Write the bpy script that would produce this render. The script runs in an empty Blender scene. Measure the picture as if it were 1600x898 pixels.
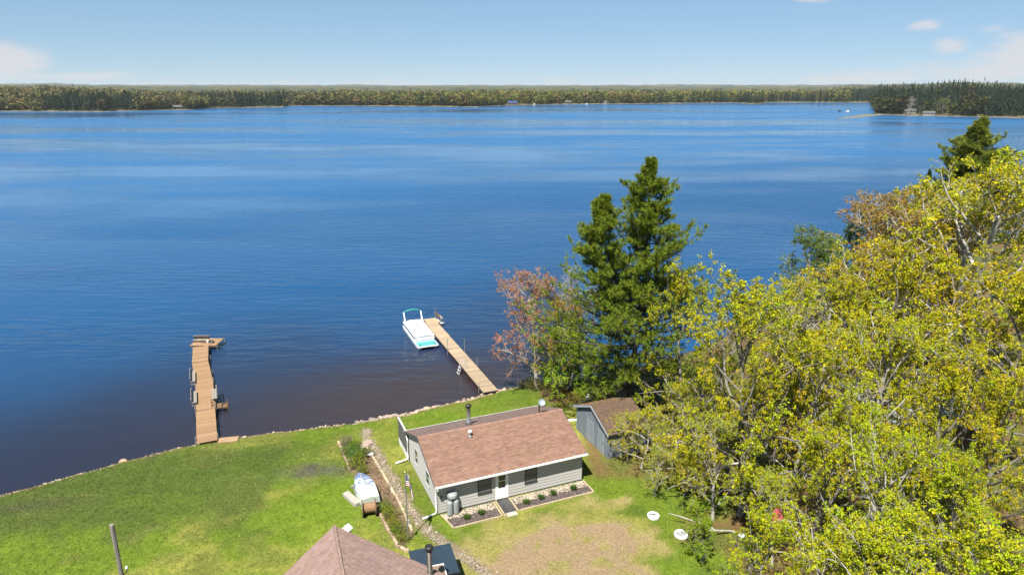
import bpy, math, random
import numpy as np
from mathutils import Vector, Matrix

random.seed(7)
SC = bpy.context.scene
COL = SC.collection
R = math.radians

# ------------------------------------------------------------------ camera
CAM_H, PITCH, FPX = 31.0, R(16.3), 1067.0
cam_d = bpy.data.cameras.new('camera')
cam_d.sensor_width = 36.0
cam_d.lens = 36.0 * FPX / 1600.0
cam_d.clip_start = 0.5
cam_d.clip_end = 60000
cam = bpy.data.objects.new('camera', cam_d)
cam.location = (0, 0, CAM_H)
cam.rotation_euler = (math.pi / 2 - PITCH, 0, 0)
COL.objects.link(cam)
SC.camera = cam

# ------------------------------------------------------------------ sun and sky
SUN_EL = R(59.5)
SUN_AZ = math.atan2(-0.39, -0.92)            # towards the sun, from +Y clockwise
sd = Vector((math.sin(SUN_AZ) * math.cos(SUN_EL), math.cos(SUN_AZ) * math.cos(SUN_EL), math.sin(SUN_EL)))
sun_d = bpy.data.lights.new('sun', 'SUN')
sun_d.energy = 5.0
sun_d.angle = R(0.53)
sun_d.color = (1.0, 0.955, 0.87)
sun = bpy.data.objects.new('sun', sun_d)
sun.rotation_euler = (-sd).to_track_quat('-Z', 'Y').to_euler()
sun.location = (0, 0, 200)
COL.objects.link(sun)

world = bpy.data.worlds.new('World')
SC.world = world
world.use_nodes = True
SC.view_settings.view_transform = 'Standard'
SC.view_settings.look = 'None'
SC.view_settings.exposure = 1.35
SC.view_settings.gamma = 1.0
SC.view_settings.use_curve_mapping = False


def build_world():
    nt = world.node_tree
    N, L = nt.nodes, nt.links
    N.clear()
    out = N.new('ShaderNodeOutputWorld')
    bg = N.new('ShaderNodeBackground')
    bg.inputs[1].default_value = 0.05
    L.new(bg.outputs[0], out.inputs[0])
    sky = N.new('ShaderNodeTexSky')
    sky.sky_type = 'NISHITA'
    sky.sun_disc = False
    sky.sun_elevation = SUN_EL
    sky.sun_rotation = SUN_AZ
    sky.altitude = 2500
    sky.air_density = 1.0
    sky.dust_density = 0.0
    sky.ozone_density = 1.0
    tc = N.new('ShaderNodeTexCoord')
    sep = N.new('ShaderNodeSeparateXYZ')
    L.new(tc.outputs['Generated'], sep.inputs[0])

    def math_(op, a, b=None):
        n = N.new('ShaderNodeMath')
        n.operation = op
        for i, v in enumerate((a, b)):
            if v is None:
                continue
            if isinstance(v, (int, float)):
                n.inputs[i].default_value = v
            else:
                L.new(v, n.inputs[i])
        return n.outputs[0]
    az = math_('ARCTAN2', sep.outputs[0], sep.outputs[1])
    el = math_('ARCSINE', sep.outputs[2])
    # fair-weather cumulus low over the horizon, all the way round
    comb = N.new('ShaderNodeCombineXYZ')
    L.new(math_('MULTIPLY', az, 9.0), comb.inputs[0])
    L.new(math_('MULTIPLY', el, 22.0), comb.inputs[1])
    nz = N.new('ShaderNodeTexNoise')
    nz.inputs['Scale'].default_value = 2.3
    nz.inputs['Detail'].default_value = 7
    nz.inputs['Roughness'].default_value = 0.58
    L.new(comb.outputs[0], nz.inputs['Vector'])
    D = math.degrees(1)
    clouds = [(-35.5, 1.7, 3.8, 1.15, 1.0), (-32.5, 0.7, 6.5, .5, .8), (-37, 2.9, 2.2, .45, .6),
              (36.0, 2.3, 3.6, 1.75, 1.0), (33.5, 1.0, 5.0, .9, .9), (36.6, 3.9, 1.7, .75, 1.0),
              (22.2, 6.3, 2.4, .5, 1.0), (29.5, 4.1, 1.2, .48, .85), (31.2, 2.75, 1.6, .6, 1.0), (26.5, .65, 5.0, .65, .9),
              (30.2, 1.5, .8, .5, .5), (33.6, 3.6, 1.4, .45, .5),
              (4, .5, 3.2, .5, .55), (-10, .35, 3.5, .35, .55), (-18, .3, 2.6, .35, .45), (11, .4, 3.0, .3, .45),
              (-22.3, 1.65, 1.0, .22, .4), (1, 6.9, 2.6, .35, .6), (-26.8, 1.4, .9, .25, .35)]
    rr = random.Random(3)
    for k in range(22):                        # the same kind of sky beyond the frame
        a = rr.uniform(44, 316)
        clouds.append((a if a < 180 else a - 360, rr.uniform(.6, 11), rr.uniform(1.5, 5), rr.uniform(.4, 1.5), rr.uniform(.5, 1)))
    tot = None
    for a, e, ra, re, s in clouds:
        da = math_('MULTIPLY', math_('SUBTRACT', az, R(a)), 1 / R(ra))
        de = math_('MULTIPLY', math_('SUBTRACT', el, R(e)), 1 / R(re))
        d2 = math_('ADD', math_('MULTIPLY', da, da), math_('MULTIPLY', de, de))
        g = math_('MULTIPLY', math_('EXPONENT', math_('MULTIPLY', d2, -1.0)), s)
        tot = g if tot is None else math_('MAXIMUM', tot, g)
    m = math_('ADD', tot, math_('MULTIPLY', math_('SUBTRACT', nz.outputs['Fac'], 0.5), 1.5))
    ramp = N.new('ShaderNodeMapRange')
    ramp.interpolation_type = 'SMOOTHSTEP'
    ramp.inputs['From Min'].default_value = 0.26
    ramp.inputs['From Max'].default_value = 0.95
    ramp.inputs['To Max'].default_value = 0.76
    L.new(m, ramp.inputs['Value'])
    mask = math_('MULTIPLY', ramp.outputs[0], math_('GREATER_THAN', tot, 0.06))
    mix = N.new('ShaderNodeMix')
    mix.data_type = 'RGBA'
    L.new(mask, mix.inputs[0])
    tint = N.new('ShaderNodeMix')
    tint.data_type = 'RGBA'
    tint.blend_type = 'MULTIPLY'
    tint.inputs[0].default_value = 1.0
    L.new(sky.outputs[0], tint.inputs[6])
    tint.inputs[7].default_value = (0.36, 0.36, 0.50, 1)
    veil = N.new('ShaderNodeMix')                # thin even high haze
    veil.data_type = 'RGBA'
    veil.blend_type = 'ADD'
    veil.inputs[0].default_value = 1.0
    L.new(tint.outputs[2], veil.inputs[6])
    veil.inputs[7].default_value = (1.20, 2.25, 2.40, 1)
    L.new(veil.outputs[2], mix.inputs[6])
    mix.inputs[7].default_value = (6.1, 5.85, 5.95, 1)
    L.new(mix.outputs[2], bg.inputs[0])


build_world()

# ------------------------------------------------------------------ helpers
CP, SP = math.cos(PITCH), math.sin(PITCH)


def ray(px, py):
    u, v = (px - 800) / FPX, (449 - py) / FPX
    return np.array([u, CP + v * SP, -SP + v * CP])


def at_z(px, py, z):
    d = ray(px, py)
    return np.array([0, 0, CAM_H]) + d * ((z - CAM_H) / d[2])


def at_y(px, py, Y):
    d = ray(px, py)
    return np.array([0, 0, CAM_H]) + d * (Y / d[1])


def smooth(t):
    t = np.clip(t, 0, 1)
    return t * t * (3 - 2 * t)


_rng = np.random.default_rng(11)
_LAT = _rng.random((256, 256))


def vnoise(x, y):
    xi, yi = np.floor(x).astype(int), np.floor(y).astype(int)
    fx, fy = smooth(x - xi), smooth(y - yi)
    g = lambda i, j: _LAT[(xi + i) % 256, (yi + j) % 256]
    return (g(0, 0) * (1 - fx) + g(1, 0) * fx) * (1 - fy) + (g(0, 1) * (1 - fx) + g(1, 1) * fx) * fy


def fbm(x, y, o=4):
    s, a, t = 0, 1, 0
    for k in range(o):
        s = s + a * vnoise(x * 2 ** k + 17 * k, y * 2 ** k + 31 * k)
        t += a
        a *= .5
    return s / t


SHORE = np.array([(-420, -200), (-140, -26), (-90, 8), (-60, 32), (-48.5, 41.5), (-40, 47.4), (-33.5, 52.2), (-28, 55.6), (-21, 57.7), (-14.6, 59.6),
                  (-10, 61.4), (-5.5, 64.0), (-1.3, 66.6), (2, 68.2), (7, 69.5), (13, 72), (24, 79), (35, 91), (48, 108), (75, 128),
                  (120, 148), (220, 168), (460, 180)], float)


def shore_dist(x, y):
    """signed distance to the near shore, positive on land"""
    x, y = np.asarray(x, float), np.asarray(y, float)
    best = np.full(x.shape, 1e9)
    for a, b in zip(SHORE[:-1], SHORE[1:]):
        ab = b - a
        t = np.clip(((x - a[0]) * ab[0] + (y - a[1]) * ab[1]) / (ab @ ab), 0, 1)
        best = np.minimum(best, np.hypot(x - a[0] - t * ab[0], y - a[1] - t * ab[1]))
    ys = np.interp(x, SHORE[:, 0], SHORE[:, 1])
    return np.where(y < ys, best, -best)


def zg(x, y):
    d = shore_dist(x, y) + (fbm(np.asarray(x) * .5, np.asarray(y) * .5, 2) - .5) * .8
    x = np.asarray(x, float)
    land = .06 + .34 * smooth(d / .9) + 1.1 * smooth((d - .5) / 9) + 3.0 * smooth((x - 14) / 45) * smooth((d - 3) / 25)
    return np.where(d > 0, land, np.maximum(.06 + d * .3, -2.4))


def zg1(x, y):
    return float(zg(np.array([x]), np.array([y]))[0])


# ---- materials
MATS = {}


def nodes_of(name):
    m = bpy.data.materials.new(name)
    m.use_nodes = True
    nt = m.node_tree
    b = nt.nodes['Principled BSDF']
    MATS[name] = m
    return m, nt, nt.nodes, nt.links, b


def mat(name, col, rough=.7, var=.15, scale=2.0, metal=0.0, bump=0.0, bscale=30.0, stretch=(1, 1, 1), attr=None, spec=.5, stain=0.0):
    """Principled with noisy colour; attr = name of a colour attribute multiplied in"""
    if name in MATS:
        return MATS[name]
    m, nt, N, L, b = nodes_of(name)
    b.inputs['Roughness'].default_value = rough
    b.inputs['Metallic'].default_value = metal
    b.inputs['Specular IOR Level'].default_value = spec
    tc = N.new('ShaderNodeTexCoord')
    mp = N.new('ShaderNodeMapping')
    mp.inputs['Scale'].default_value = stretch
    L.new(tc.outputs['Object'], mp.inputs[0])
    nz = N.new('ShaderNodeTexNoise')
    nz.inputs['Scale'].default_value = scale
    nz.inputs['Detail'].default_value = 6
    nz.inputs['Roughness'].default_value = .65
    L.new(mp.outputs[0], nz.inputs['Vector'])
    rp = N.new('ShaderNodeValToRGB')
    rp.color_ramp.elements[0].position = .3
    rp.color_ramp.elements[1].position = .7
    c = np.array(col) * (.58 if max(col) < .6 else .92)
    rp.color_ramp.elements[0].color = (*np.clip(c * (1 - var), 0, 1), 1)
    rp.color_ramp.elements[1].color = (*np.clip(c * (1 + var), 0, 1), 1)
    L.new(nz.outputs['Fac'], rp.inputs[0])
    cur = rp.outputs[0]
    if stain:
        n2 = N.new('ShaderNodeTexNoise')
        n2.inputs['Scale'].default_value = scale * .35
        n2.inputs['Detail'].default_value = 4
        L.new(mp.outputs[0], n2.inputs['Vector'])
        r2 = N.new('ShaderNodeValToRGB')
        r2.color_ramp.elements[0].position = .42
        r2.color_ramp.elements[0].color = (1 - stain, 1 - stain, 1 - stain * .9, 1)
        r2.color_ramp.elements[1].position = .6
        L.new(n2.outputs['Fac'], r2.inputs[0])
        mx = N.new('ShaderNodeMix')
        mx.data_type = 'RGBA'
        mx.blend_type = 'MULTIPLY'
        mx.inputs[0].default_value = 1
        L.new(cur, mx.inputs[6])
        L.new(r2.outputs[0], mx.inputs[7])
        cur = mx.outputs[2]
    if attr:
        at = N.new('ShaderNodeAttribute')
        at.attribute_name = attr
        mx = N.new('ShaderNodeMix')
        mx.data_type = 'RGBA'
        mx.blend_type = 'MULTIPLY'
        mx.inputs[0].default_value = 1
        L.new(cur, mx.inputs[6])
        L.new(at.outputs['Color'], mx.inputs[7])
        cur = mx.outputs[2]
    L.new(cur, b.inputs['Base Color'])
    if bump:
        n3 = N.new('ShaderNodeTexNoise')
        n3.inputs['Scale'].default_value = bscale
        n3.inputs['Detail'].default_value = 4
        L.new(mp.outputs[0], n3.inputs['Vector'])
        bp = N.new('ShaderNodeBump')
        bp.inputs['Strength'].default_value = bump
        bp.inputs['Distance'].default_value = .05
        L.new(n3.outputs['Fac'], bp.inputs['Height'])
        L.new(bp.outputs[0], b.inputs['Normal'])
    return m


def leaf_mat(name, rough=.55, trans=.35):
    """object colour x per-leaf tint, partly translucent"""
    m, nt, N, L, b = nodes_of(name)
    oi = N.new('ShaderNodeObjectInfo')
    at = N.new('ShaderNodeAttribute')
    at.attribute_name = 'tint'
    mx = N.new('ShaderNodeMix')
    mx.data_type = 'RGBA'
    mx.blend_type = 'MULTIPLY'
    mx.inputs[0].default_value = 1
    L.new(oi.outputs['Color'], mx.inputs[6])
    L.new(at.outputs['Color'], mx.inputs[7])
    vs = N.new('ShaderNodeVectorMath')
    vs.operation = 'SCALE'
    vs.inputs['Scale'].default_value = .74
    L.new(mx.outputs[2], vs.inputs[0])
    L.new(vs.outputs[0], b.inputs['Base Color'])
    b.inputs['Roughness'].default_value = rough
    b.inputs['Specular IOR Level'].default_value = .15
    tr = N.new('ShaderNodeBsdfTranslucent')
    L.new(vs.outputs[0], tr.inputs[0])
    ms = N.new('ShaderNodeMixShader')
    ms.inputs[0].default_value = trans
    L.new(b.outputs[0], ms.inputs[1])
    L.new(tr.outputs[0], ms.inputs[2])
    L.new(ms.outputs[0], N['Material Output'].inputs[0])
    return m


def col_mat(name, rough=.85, fine=6.0, amt=.35, bump=.4, attr='Col', spec=.25):
    """colour attribute with fine grain on top"""
    m, nt, N, L, b = nodes_of(name)
    b.inputs['Roughness'].default_value = rough
    b.inputs['Specular IOR Level'].default_value = spec
    at = N.new('ShaderNodeAttribute')
    at.attribute_name = attr
    ge = N.new('ShaderNodeNewGeometry')
    nz = N.new('ShaderNodeTexNoise')
    nz.inputs['Scale'].default_value = fine
    nz.inputs['Detail'].default_value = 8
    nz.inputs['Roughness'].default_value = .75
    L.new(ge.outputs['Position'], nz.inputs['Vector'])
    mr = N.new('ShaderNodeMapRange')
    mr.inputs['From Min'].default_value = .3
    mr.inputs['From Max'].default_value = .7
    mr.inputs['To Min'].default_value = (1 - amt) * .72
    mr.inputs['To Max'].default_value = (1 + amt) * .72
    L.new(nz.outputs['Fac'], mr.inputs[0])
    vm = N.new('ShaderNodeVectorMath')
    vm.operation = 'SCALE'
    L.new(at.outputs['Color'], vm.inputs[0])
    L.new(mr.outputs[0], vm.inputs['Scale'])
    L.new(vm.outputs[0], b.inputs['Base Color'])
    if bump:
        bp = N.new('ShaderNodeBump')
        bp.inputs['Strength'].default_value = bump
        bp.inputs['Distance'].default_value = .08
        L.new(nz.outputs['Fac'], bp.inputs['Height'])
        L.new(bp.outputs[0], b.inputs['Normal'])
    return m


# ---- objects
def link(o, parent=None):
    COL.objects.link(o)
    if parent is not None:
        o.parent = parent
    return o


def tag(o, label=None, cat=None, group=None, kind=None, color=None):
    if label:
        o['label'] = label
    if cat:
        o['category'] = cat
    if group:
        o['group'] = group
    if kind:
        o['kind'] = kind
    if color is not None:
        o.color = (*color, 1)
    return o


def thing(name, label, cat, loc=(0, 0, 0), rz=0.0, group=None):
    o = bpy.data.objects.new(name, None)
    o.empty_display_size = .3
    o.location = [float(v) for v in loc]
    o.rotation_euler = (0, 0, rz)
    return tag(link(o), label, cat, group)


def np_mesh(name, V, F, material, attrs=None, smooth_=False):
    """V (n,3), F (m,k) with k = 3 or 4; attrs = {name: (domain, rgb array)}"""
    me = bpy.data.meshes.new(name)
    V = np.ascontiguousarray(V, np.float32)
    F = np.ascontiguousarray(F, np.int32)
    k = F.shape[1]
    me.vertices.add(len(V))
    me.vertices.foreach_set('co', V.ravel())
    me.loops.add(F.size)
    me.loops.foreach_set('vertex_index', F.ravel())
    me.polygons.add(len(F))
    me.polygons.foreach_set('loop_start', np.arange(0, F.size, k, dtype=np.int32))
    me.polygons.foreach_set('loop_total', np.full(len(F), k, np.int32))
    me.polygons.foreach_set('use_smooth', np.full(len(F), bool(smooth_)))
    for n, (dom, arr) in (attrs or {}).items():
        a = me.color_attributes.new(n, 'FLOAT_COLOR', 'POINT')
        if dom == 'FACE':
            vc = np.ones((len(V), 3))
            vc[F.ravel()] = np.repeat(arr, k, axis=0)
            arr = vc
        a.data.foreach_set('color', np.c_[arr, np.ones(len(arr))].astype(np.float32).ravel())
    me.update(calc_edges=True)
    me.validate()
    if material is not None:
        me.materials.append(material)
    return me


def obj(name, me, parent=None, loc=None, rz=None):
    o = bpy.data.objects.new(name, me)
    link(o, parent)
    if loc is not None:
        o.location = [float(v) for v in loc]
    if rz is not None:
        o.rotation_euler = (0, 0, rz)
    return o


class MB:
    """collects shapes into one mesh"""

    def __init__(s):
        s.v, s.f = [], []

    def add(s, vs, fs):
        n = len(s.v)
        s.v += [tuple(float(c) for c in v) for v in vs]
        s.f += [tuple(n + i for i in f) for f in fs]
        return s

    def box(s, x0, x1, y0, y1, z0, z1, m=None):
        vs = [(x, y, z) for z in (z0, z1) for x, y in ((x0, y0), (x1, y0), (x1, y1), (x0, y1))]
        if m is not None:
            vs = [m @ Vector(v) for v in vs]
        return s.add(vs, [(3, 2, 1, 0), (4, 5, 6, 7), (0, 1, 5, 4), (1, 2, 6, 5), (2, 3, 7, 6), (3, 0, 4, 7)])

    def cbox(s, x0, x1, y0, y1, z0, z1, b=.02, m=None):
        """box with chamfered edges on top and sides"""
        b = min(b, (x1 - x0) / 3, (y1 - y0) / 3, (z1 - z0) / 3)
        ring = lambda i: [(x0 + i + b, y0 + i), (x1 - i - b, y0 + i), (x1 - i, y0 + i + b), (x1 - i, y1 - i - b), (x1 - i - b, y1 - i), (x0 + i + b, y1 - i), (x0 + i, y1 - i - b), (x0 + i, y0 + i + b)]
        vs = [(x, y, z0) for x, y in ring(0)] + [(x, y, z1 - b) for x, y in ring(0)] + [(x, y, z1) for x, y in ring(b * .7)]
        if m is not None:
            vs = [m @ Vector(v) for v in vs]
        fs = [tuple(range(7, -1, -1)), tuple(range(16, 24))]
        for r in (0, 8):
            fs += [(r + i, r + (i + 1) % 8, r + 8 + (i + 1) % 8, r + 8 + i) for i in range(8)]
        return s.add(vs, fs)

    def prism(s, poly, z0, z1):
        n = len(poly)
        vs = [(x, y, z0) for x, y in poly] + [(x, y, z1) for x, y in poly]
        fs = [tuple(range(n - 1, -1, -1)), tuple(range(n, 2 * n))] + [(i, (i + 1) % n, n + (i + 1) % n, n + i) for i in range(n)]
        return s.add(vs, fs)

    def slab(s, quad, t):
        """four (or more) 3-D corners extruded by thickness t along minus the normal"""
        q = [Vector(p) for p in quad]
        nrm = (q[1] - q[0]).cross(q[2] - q[0]).normalized()
        n = len(q)
        vs = q + [p - nrm * t for p in q]
        return s.add(vs, [tuple(range(n)), tuple(range(2 * n - 1, n - 1, -1))] + [(i, n + i, n + (i + 1) % n, (i + 1) % n) for i in range(n)])

    def tube(s, pts, r, sides=8, caps=True):
        pts = [Vector(p) for p in pts]
        n = len(pts)
        rs = r if isinstance(r, (list, tuple)) else [r] * n
        up = Vector((0, 0, 1))
        vs, fs = [], []
        for i, p in enumerate(pts):
            d = (pts[min(i + 1, n - 1)] - pts[max(i - 1, 0)]).normalized()
            a = d.cross(up)
            if a.length < 1e-3:
                a = Vector((1, 0, 0))
            a.normalize()
            b = d.cross(a)
            for k in range(sides):
                t = 2 * math.pi * k / sides
                vs.append(p + a * (rs[i] * math.cos(t)) + b * (rs[i] * math.sin(t)))
        for i in range(n - 1):
            for k in range(sides):
                fs.append((i * sides + k, i * sides + (k + 1) % sides, (i + 1) * sides + (k + 1) % sides, (i + 1) * sides + k))
        if caps:
            fs += [tuple(range(sides - 1, -1, -1)), tuple((n - 1) * sides + k for k in range(sides))]
        return s.add(vs, fs)

    def lathe(s, prof, sides=16, c=(0, 0), m=None):
        vs, fs = [], []
        for r, z in prof:
            for k in range(sides):
                t = 2 * math.pi * k / sides
                v = Vector((c[0] + r * math.cos(t), c[1] + r * math.sin(t), z))
                vs.append(m @ v if m is not None else v)
        for i in range(len(prof) - 1):
            for k in range(sides):
                fs.append((i * sides + k, i * sides + (k + 1) % sides, (i + 1) * sides + (k + 1) % sides, (i + 1) * sides + k))
        fs += [tuple(range(sides - 1, -1, -1)), tuple((len(prof) - 1) * sides + k for k in range(sides))]
        return s.add(vs, fs)

    def build(s, name, material, parent=None, loc=None, rz=None, smooth_=False):
        me = bpy.data.meshes.new(name)
        me.from_pydata(s.v, [], s.f)
        me.materials.append(material)
        if smooth_:
            for p in me.polygons:
                p.use_smooth = len(p.vertices) <= 4
        me.update()
        return obj(name, me, parent, loc, rz)


def copy_tree(o, parent=None):
    c = o.copy()
    COL.objects.link(c)
    c.parent = parent
    for ch in list(o.children):
        copy_tree(ch, c)
    return c


# ------------------------------------------------------------------ near ground
def poly_dist(x, y, pts):
    best = np.full(np.shape(x), 1e9)
    P = np.array(pts, float)
    for a, b in zip(P[:-1], P[1:]):
        ab = b - a
        t = np.clip(((x - a[0]) * ab[0] + (y - a[1]) * ab[1]) / (ab @ ab), 0, 1)
        best = np.minimum(best, np.hypot(x - a[0] - t * ab[0], y - a[1] - t * ab[1]))
    return best


def in_poly(x, y, pts):
    P = np.array(pts, float)
    c = np.zeros(np.shape(x), bool)
    for (x0, y0), (x1, y1) in zip(P, np.roll(P, -1, 0)):
        cond = ((y0 > y) != (y1 > y))
        with np.errstate(divide='ignore', invalid='ignore'):
            xx = (x1 - x0) * (y - y0) / (y1 - y0 + 1e-12) + x0
        c ^= cond & (x < xx)
    return c


PATH = [(-13.5, 57.2), (-12.9, 54.6), (-10.9, 50.4), (-8.9, 46.2), (-6.6, 41.8), (-4.6, 39.3), (-2.3, 37.3), (0.2, 34)]
DIRT = [(-.8, 39.2), (1.5, 41.0), (4.5, 42.2), (7.2, 41.6), (8.3, 39.6), (8.2, 37.5), (7.6, 34), (8.5, 26), (-3.5, 26), (-2.3, 35)]
DRY = [(-5.2, 40.2), (.6, 42.4), (6.2, 44.6), (8, 44.5), (9.5, 40), (9, 28), (-5.5, 28), (-4.2, 37)]
BED = [(-15.4, 54.2), (-13.1, 53.6), (-9.3, 46.0), (-6.7, 40.4), (-7.3, 38.7), (-8.9, 41.3), (-9.7, 43.0), (-13.1, 48.7)]


def lerp3(a, b, t):
    t = np.asarray(t)[..., None]
    return np.asarray(a) * (1 - t) + np.asarray(b) * t


def soft_in(x, y, poly, w):
    d = poly_dist(x, y, poly + [poly[0]])
    d = np.where(in_poly(x, y, poly), d, -d) + (fbm(x * .7 + 5, y * .7, 5) - .5) * (w + .6) * 2.6
    return smooth(d / w + .5)


def ground_masks(x, y):
    path = smooth((.62 + (fbm(x * 1.3, y * 1.3, 2) - .6) * .7 - poly_dist(x, y, PATH)) / .35)
    dirt = soft_in(x, y, DIRT, .8) * (1 - .75 * smooth((fbm(x * 1.1 + 9, y * 1.1, 4) - .56) / .08) * smooth((y - 33) / 6))
    dry = soft_in(x, y, DRY, 1.6)
    bed = in_poly(x, y, BED).astype(float)
    d = shore_dist(x, y)
    # woods: right of a line, plus the point behind the shed
    wood = smooth((x - 12.5 - 1.5 * (fbm(x * .25, y * .25, 3) - .5) * 8 - np.maximum(0, 36 - y) * .25) / 4)
    wood = np.maximum(wood, smooth((x - 1.2 + (y - 66) * .3) / 2) * smooth((y - 58.5) / 3))
    wood = np.maximum(wood, smooth((x - 5.6) / 1.2) * smooth((y - 46.5) / 2) * .85)
    return path, dirt, dry, bed, wood, d


def ground_color(x, y):
    path, dirt, dry, bed, wood, d = ground_masks(x, y)
    n1 = fbm(x * .11 + 3, y * .11 + 9, 4)
    n2 = fbm(x * .45 + 40, y * .45, 4)
    n3 = fbm(x * 2.2, y * 2.2 + 80, 3)
    green, yel, dark = (.122, .178, .010), (.275, .268, .050), (.058, .092, .010)
    yel_patch = np.exp(-(((x + 21) / 6.5) ** 2 + ((y - 46) / 9) ** 2)) * .10  # yellower, drier patch of the left lawn
    c = lerp3(green, yel, smooth((n1 * .6 + n2 * .4 + yel_patch - .445) / .13))
    # the darker lawn at the left and its mown edge
    c = lerp3(c, dark, smooth((n3 * .35 + n2 * .65 - .47) / .10) * .55)
    lx = smooth((-17.8 - x + (fbm(x * .3, y * .3 + 60, 3) - .5) * 4) / 2.0) * smooth((55.5 - y) / 3) * smooth((y - 38.5 - (x + 28) * .1 + (n2 - .5) * 8) / 6)
    c = lerp3(c, np.array([.062, .095, .014]), lx * .75)
    # the greener strip by the boat and in front of the lake
    g2 = np.exp(-(((x + 13) / 3.0) ** 2 + ((y - 43) / 4.5) ** 2)) + smooth((shore_dist(x, y) - .3) / 1) * np.exp(-(((x + 5.5) / 6.5) ** 2 + ((y - 58.2 - .4 * (x + 5)) / 4.2) ** 2))
    c = lerp3(c, np.array([.130, .200, .008]), np.clip(g2, 0, .8))
    # a burnt patch
    bp = np.exp(-(((x + 16.2) / 1.9) ** 2 + ((y - 48.6 - .2 * (x + 16)) / 1.2) ** 2)) + .6 * np.exp(-(((x + 13.6) / 1.2) ** 2 + ((y - 48.3) / .9) ** 2))
    c = lerp3(c, np.array([.088, .078, .062]), np.clip(bp * (.3 + 1.3 * n3), 0, .9))
    bp2 = np.exp(-(((x + 36) / 3.2) ** 2 + ((y - 44.6) / 1.0) ** 2))
    c = lerp3(c, np.array([.075, .07, .04]), np.clip(bp2 * (n3 + .1), 0, .7))
    c = lerp3(c, lerp3((.30, .235, .10), (.24, .225, .05), smooth((n2 - .38) / .25)), dry * .85)
    c = lerp3(c, lerp3((.30, .215, .125), (.235, .165, .095), n3), dirt)
    litter = lerp3((.150, .088, .036), (.105, .115, .022), smooth((n2 + n3 * .3 - .55) / .25))
    c = lerp3(c, litter, wood)
    c = lerp3(c, lerp3((.25, .19, .125), (.17, .125, .08), n3), path)
    c = lerp3(c, lerp3((.14, .09, .055), (.24, .155, .10), n3), bed)
    edge = smooth((.95 - d) / .5) * (d > -.2)
    c = lerp3(c, lerp3((.30, .22, .10), (.16, .12, .07), n3), edge * .8)
    c = np.where((d < .22)[..., None], np.array([.085, .058, .035]), c)
    return c * (.74 + .36 * n3)[..., None]


def build_ground():
    ax = np.concatenate([[-420, -360, -300, -250, -200, -160], np.arange(-130, -62, 3), np.arange(-62, 46, .36), np.arange(46, 120, 1.6), np.arange(120, 460, 14)])
    ay = np.concatenate([[-200, -160, -120, -80, -50, -30], np.arange(-15, 22, 2.5), np.arange(22, 82, .36), np.arange(82, 150, 1.6), np.arange(150, 240, 10)])
    X, Y = np.meshgrid(ax, ay)
    Z = zg(X, Y)
    path, dirt, dry, bed, wood, d = ground_masks(X, Y)
    Z = Z + (fbm(X * .8, Y * .8, 3) - .5) * .16 * smooth(d / 3) * (1 - dirt * .6)
    C = ground_color(X, Y)
    nx, ny = len(ax), len(ay)
    idx = np.arange(nx * ny).reshape(ny, nx)
    F = np.stack([idx[:-1, :-1], idx[:-1, 1:], idx[1:, 1:], idx[1:, :-1]], -1).reshape(-1, 4)
    # drop the deep lake bed far out, the water hides it
    keep = (d[:-1, :-1] > -14).ravel()
    me = np_mesh('ground', np.c_[X.ravel(), Y.ravel(), Z.ravel()], F[keep], col_mat('ground_soil', fine=5.5, amt=.42, bump=.6), {'Col': ('POINT', C.reshape(-1, 3))}, True)
    tag(obj('ground', me), 'grassy lakeside ground with lawn, dirt yard and leaf litter', kind='structure')


build_ground()


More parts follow.
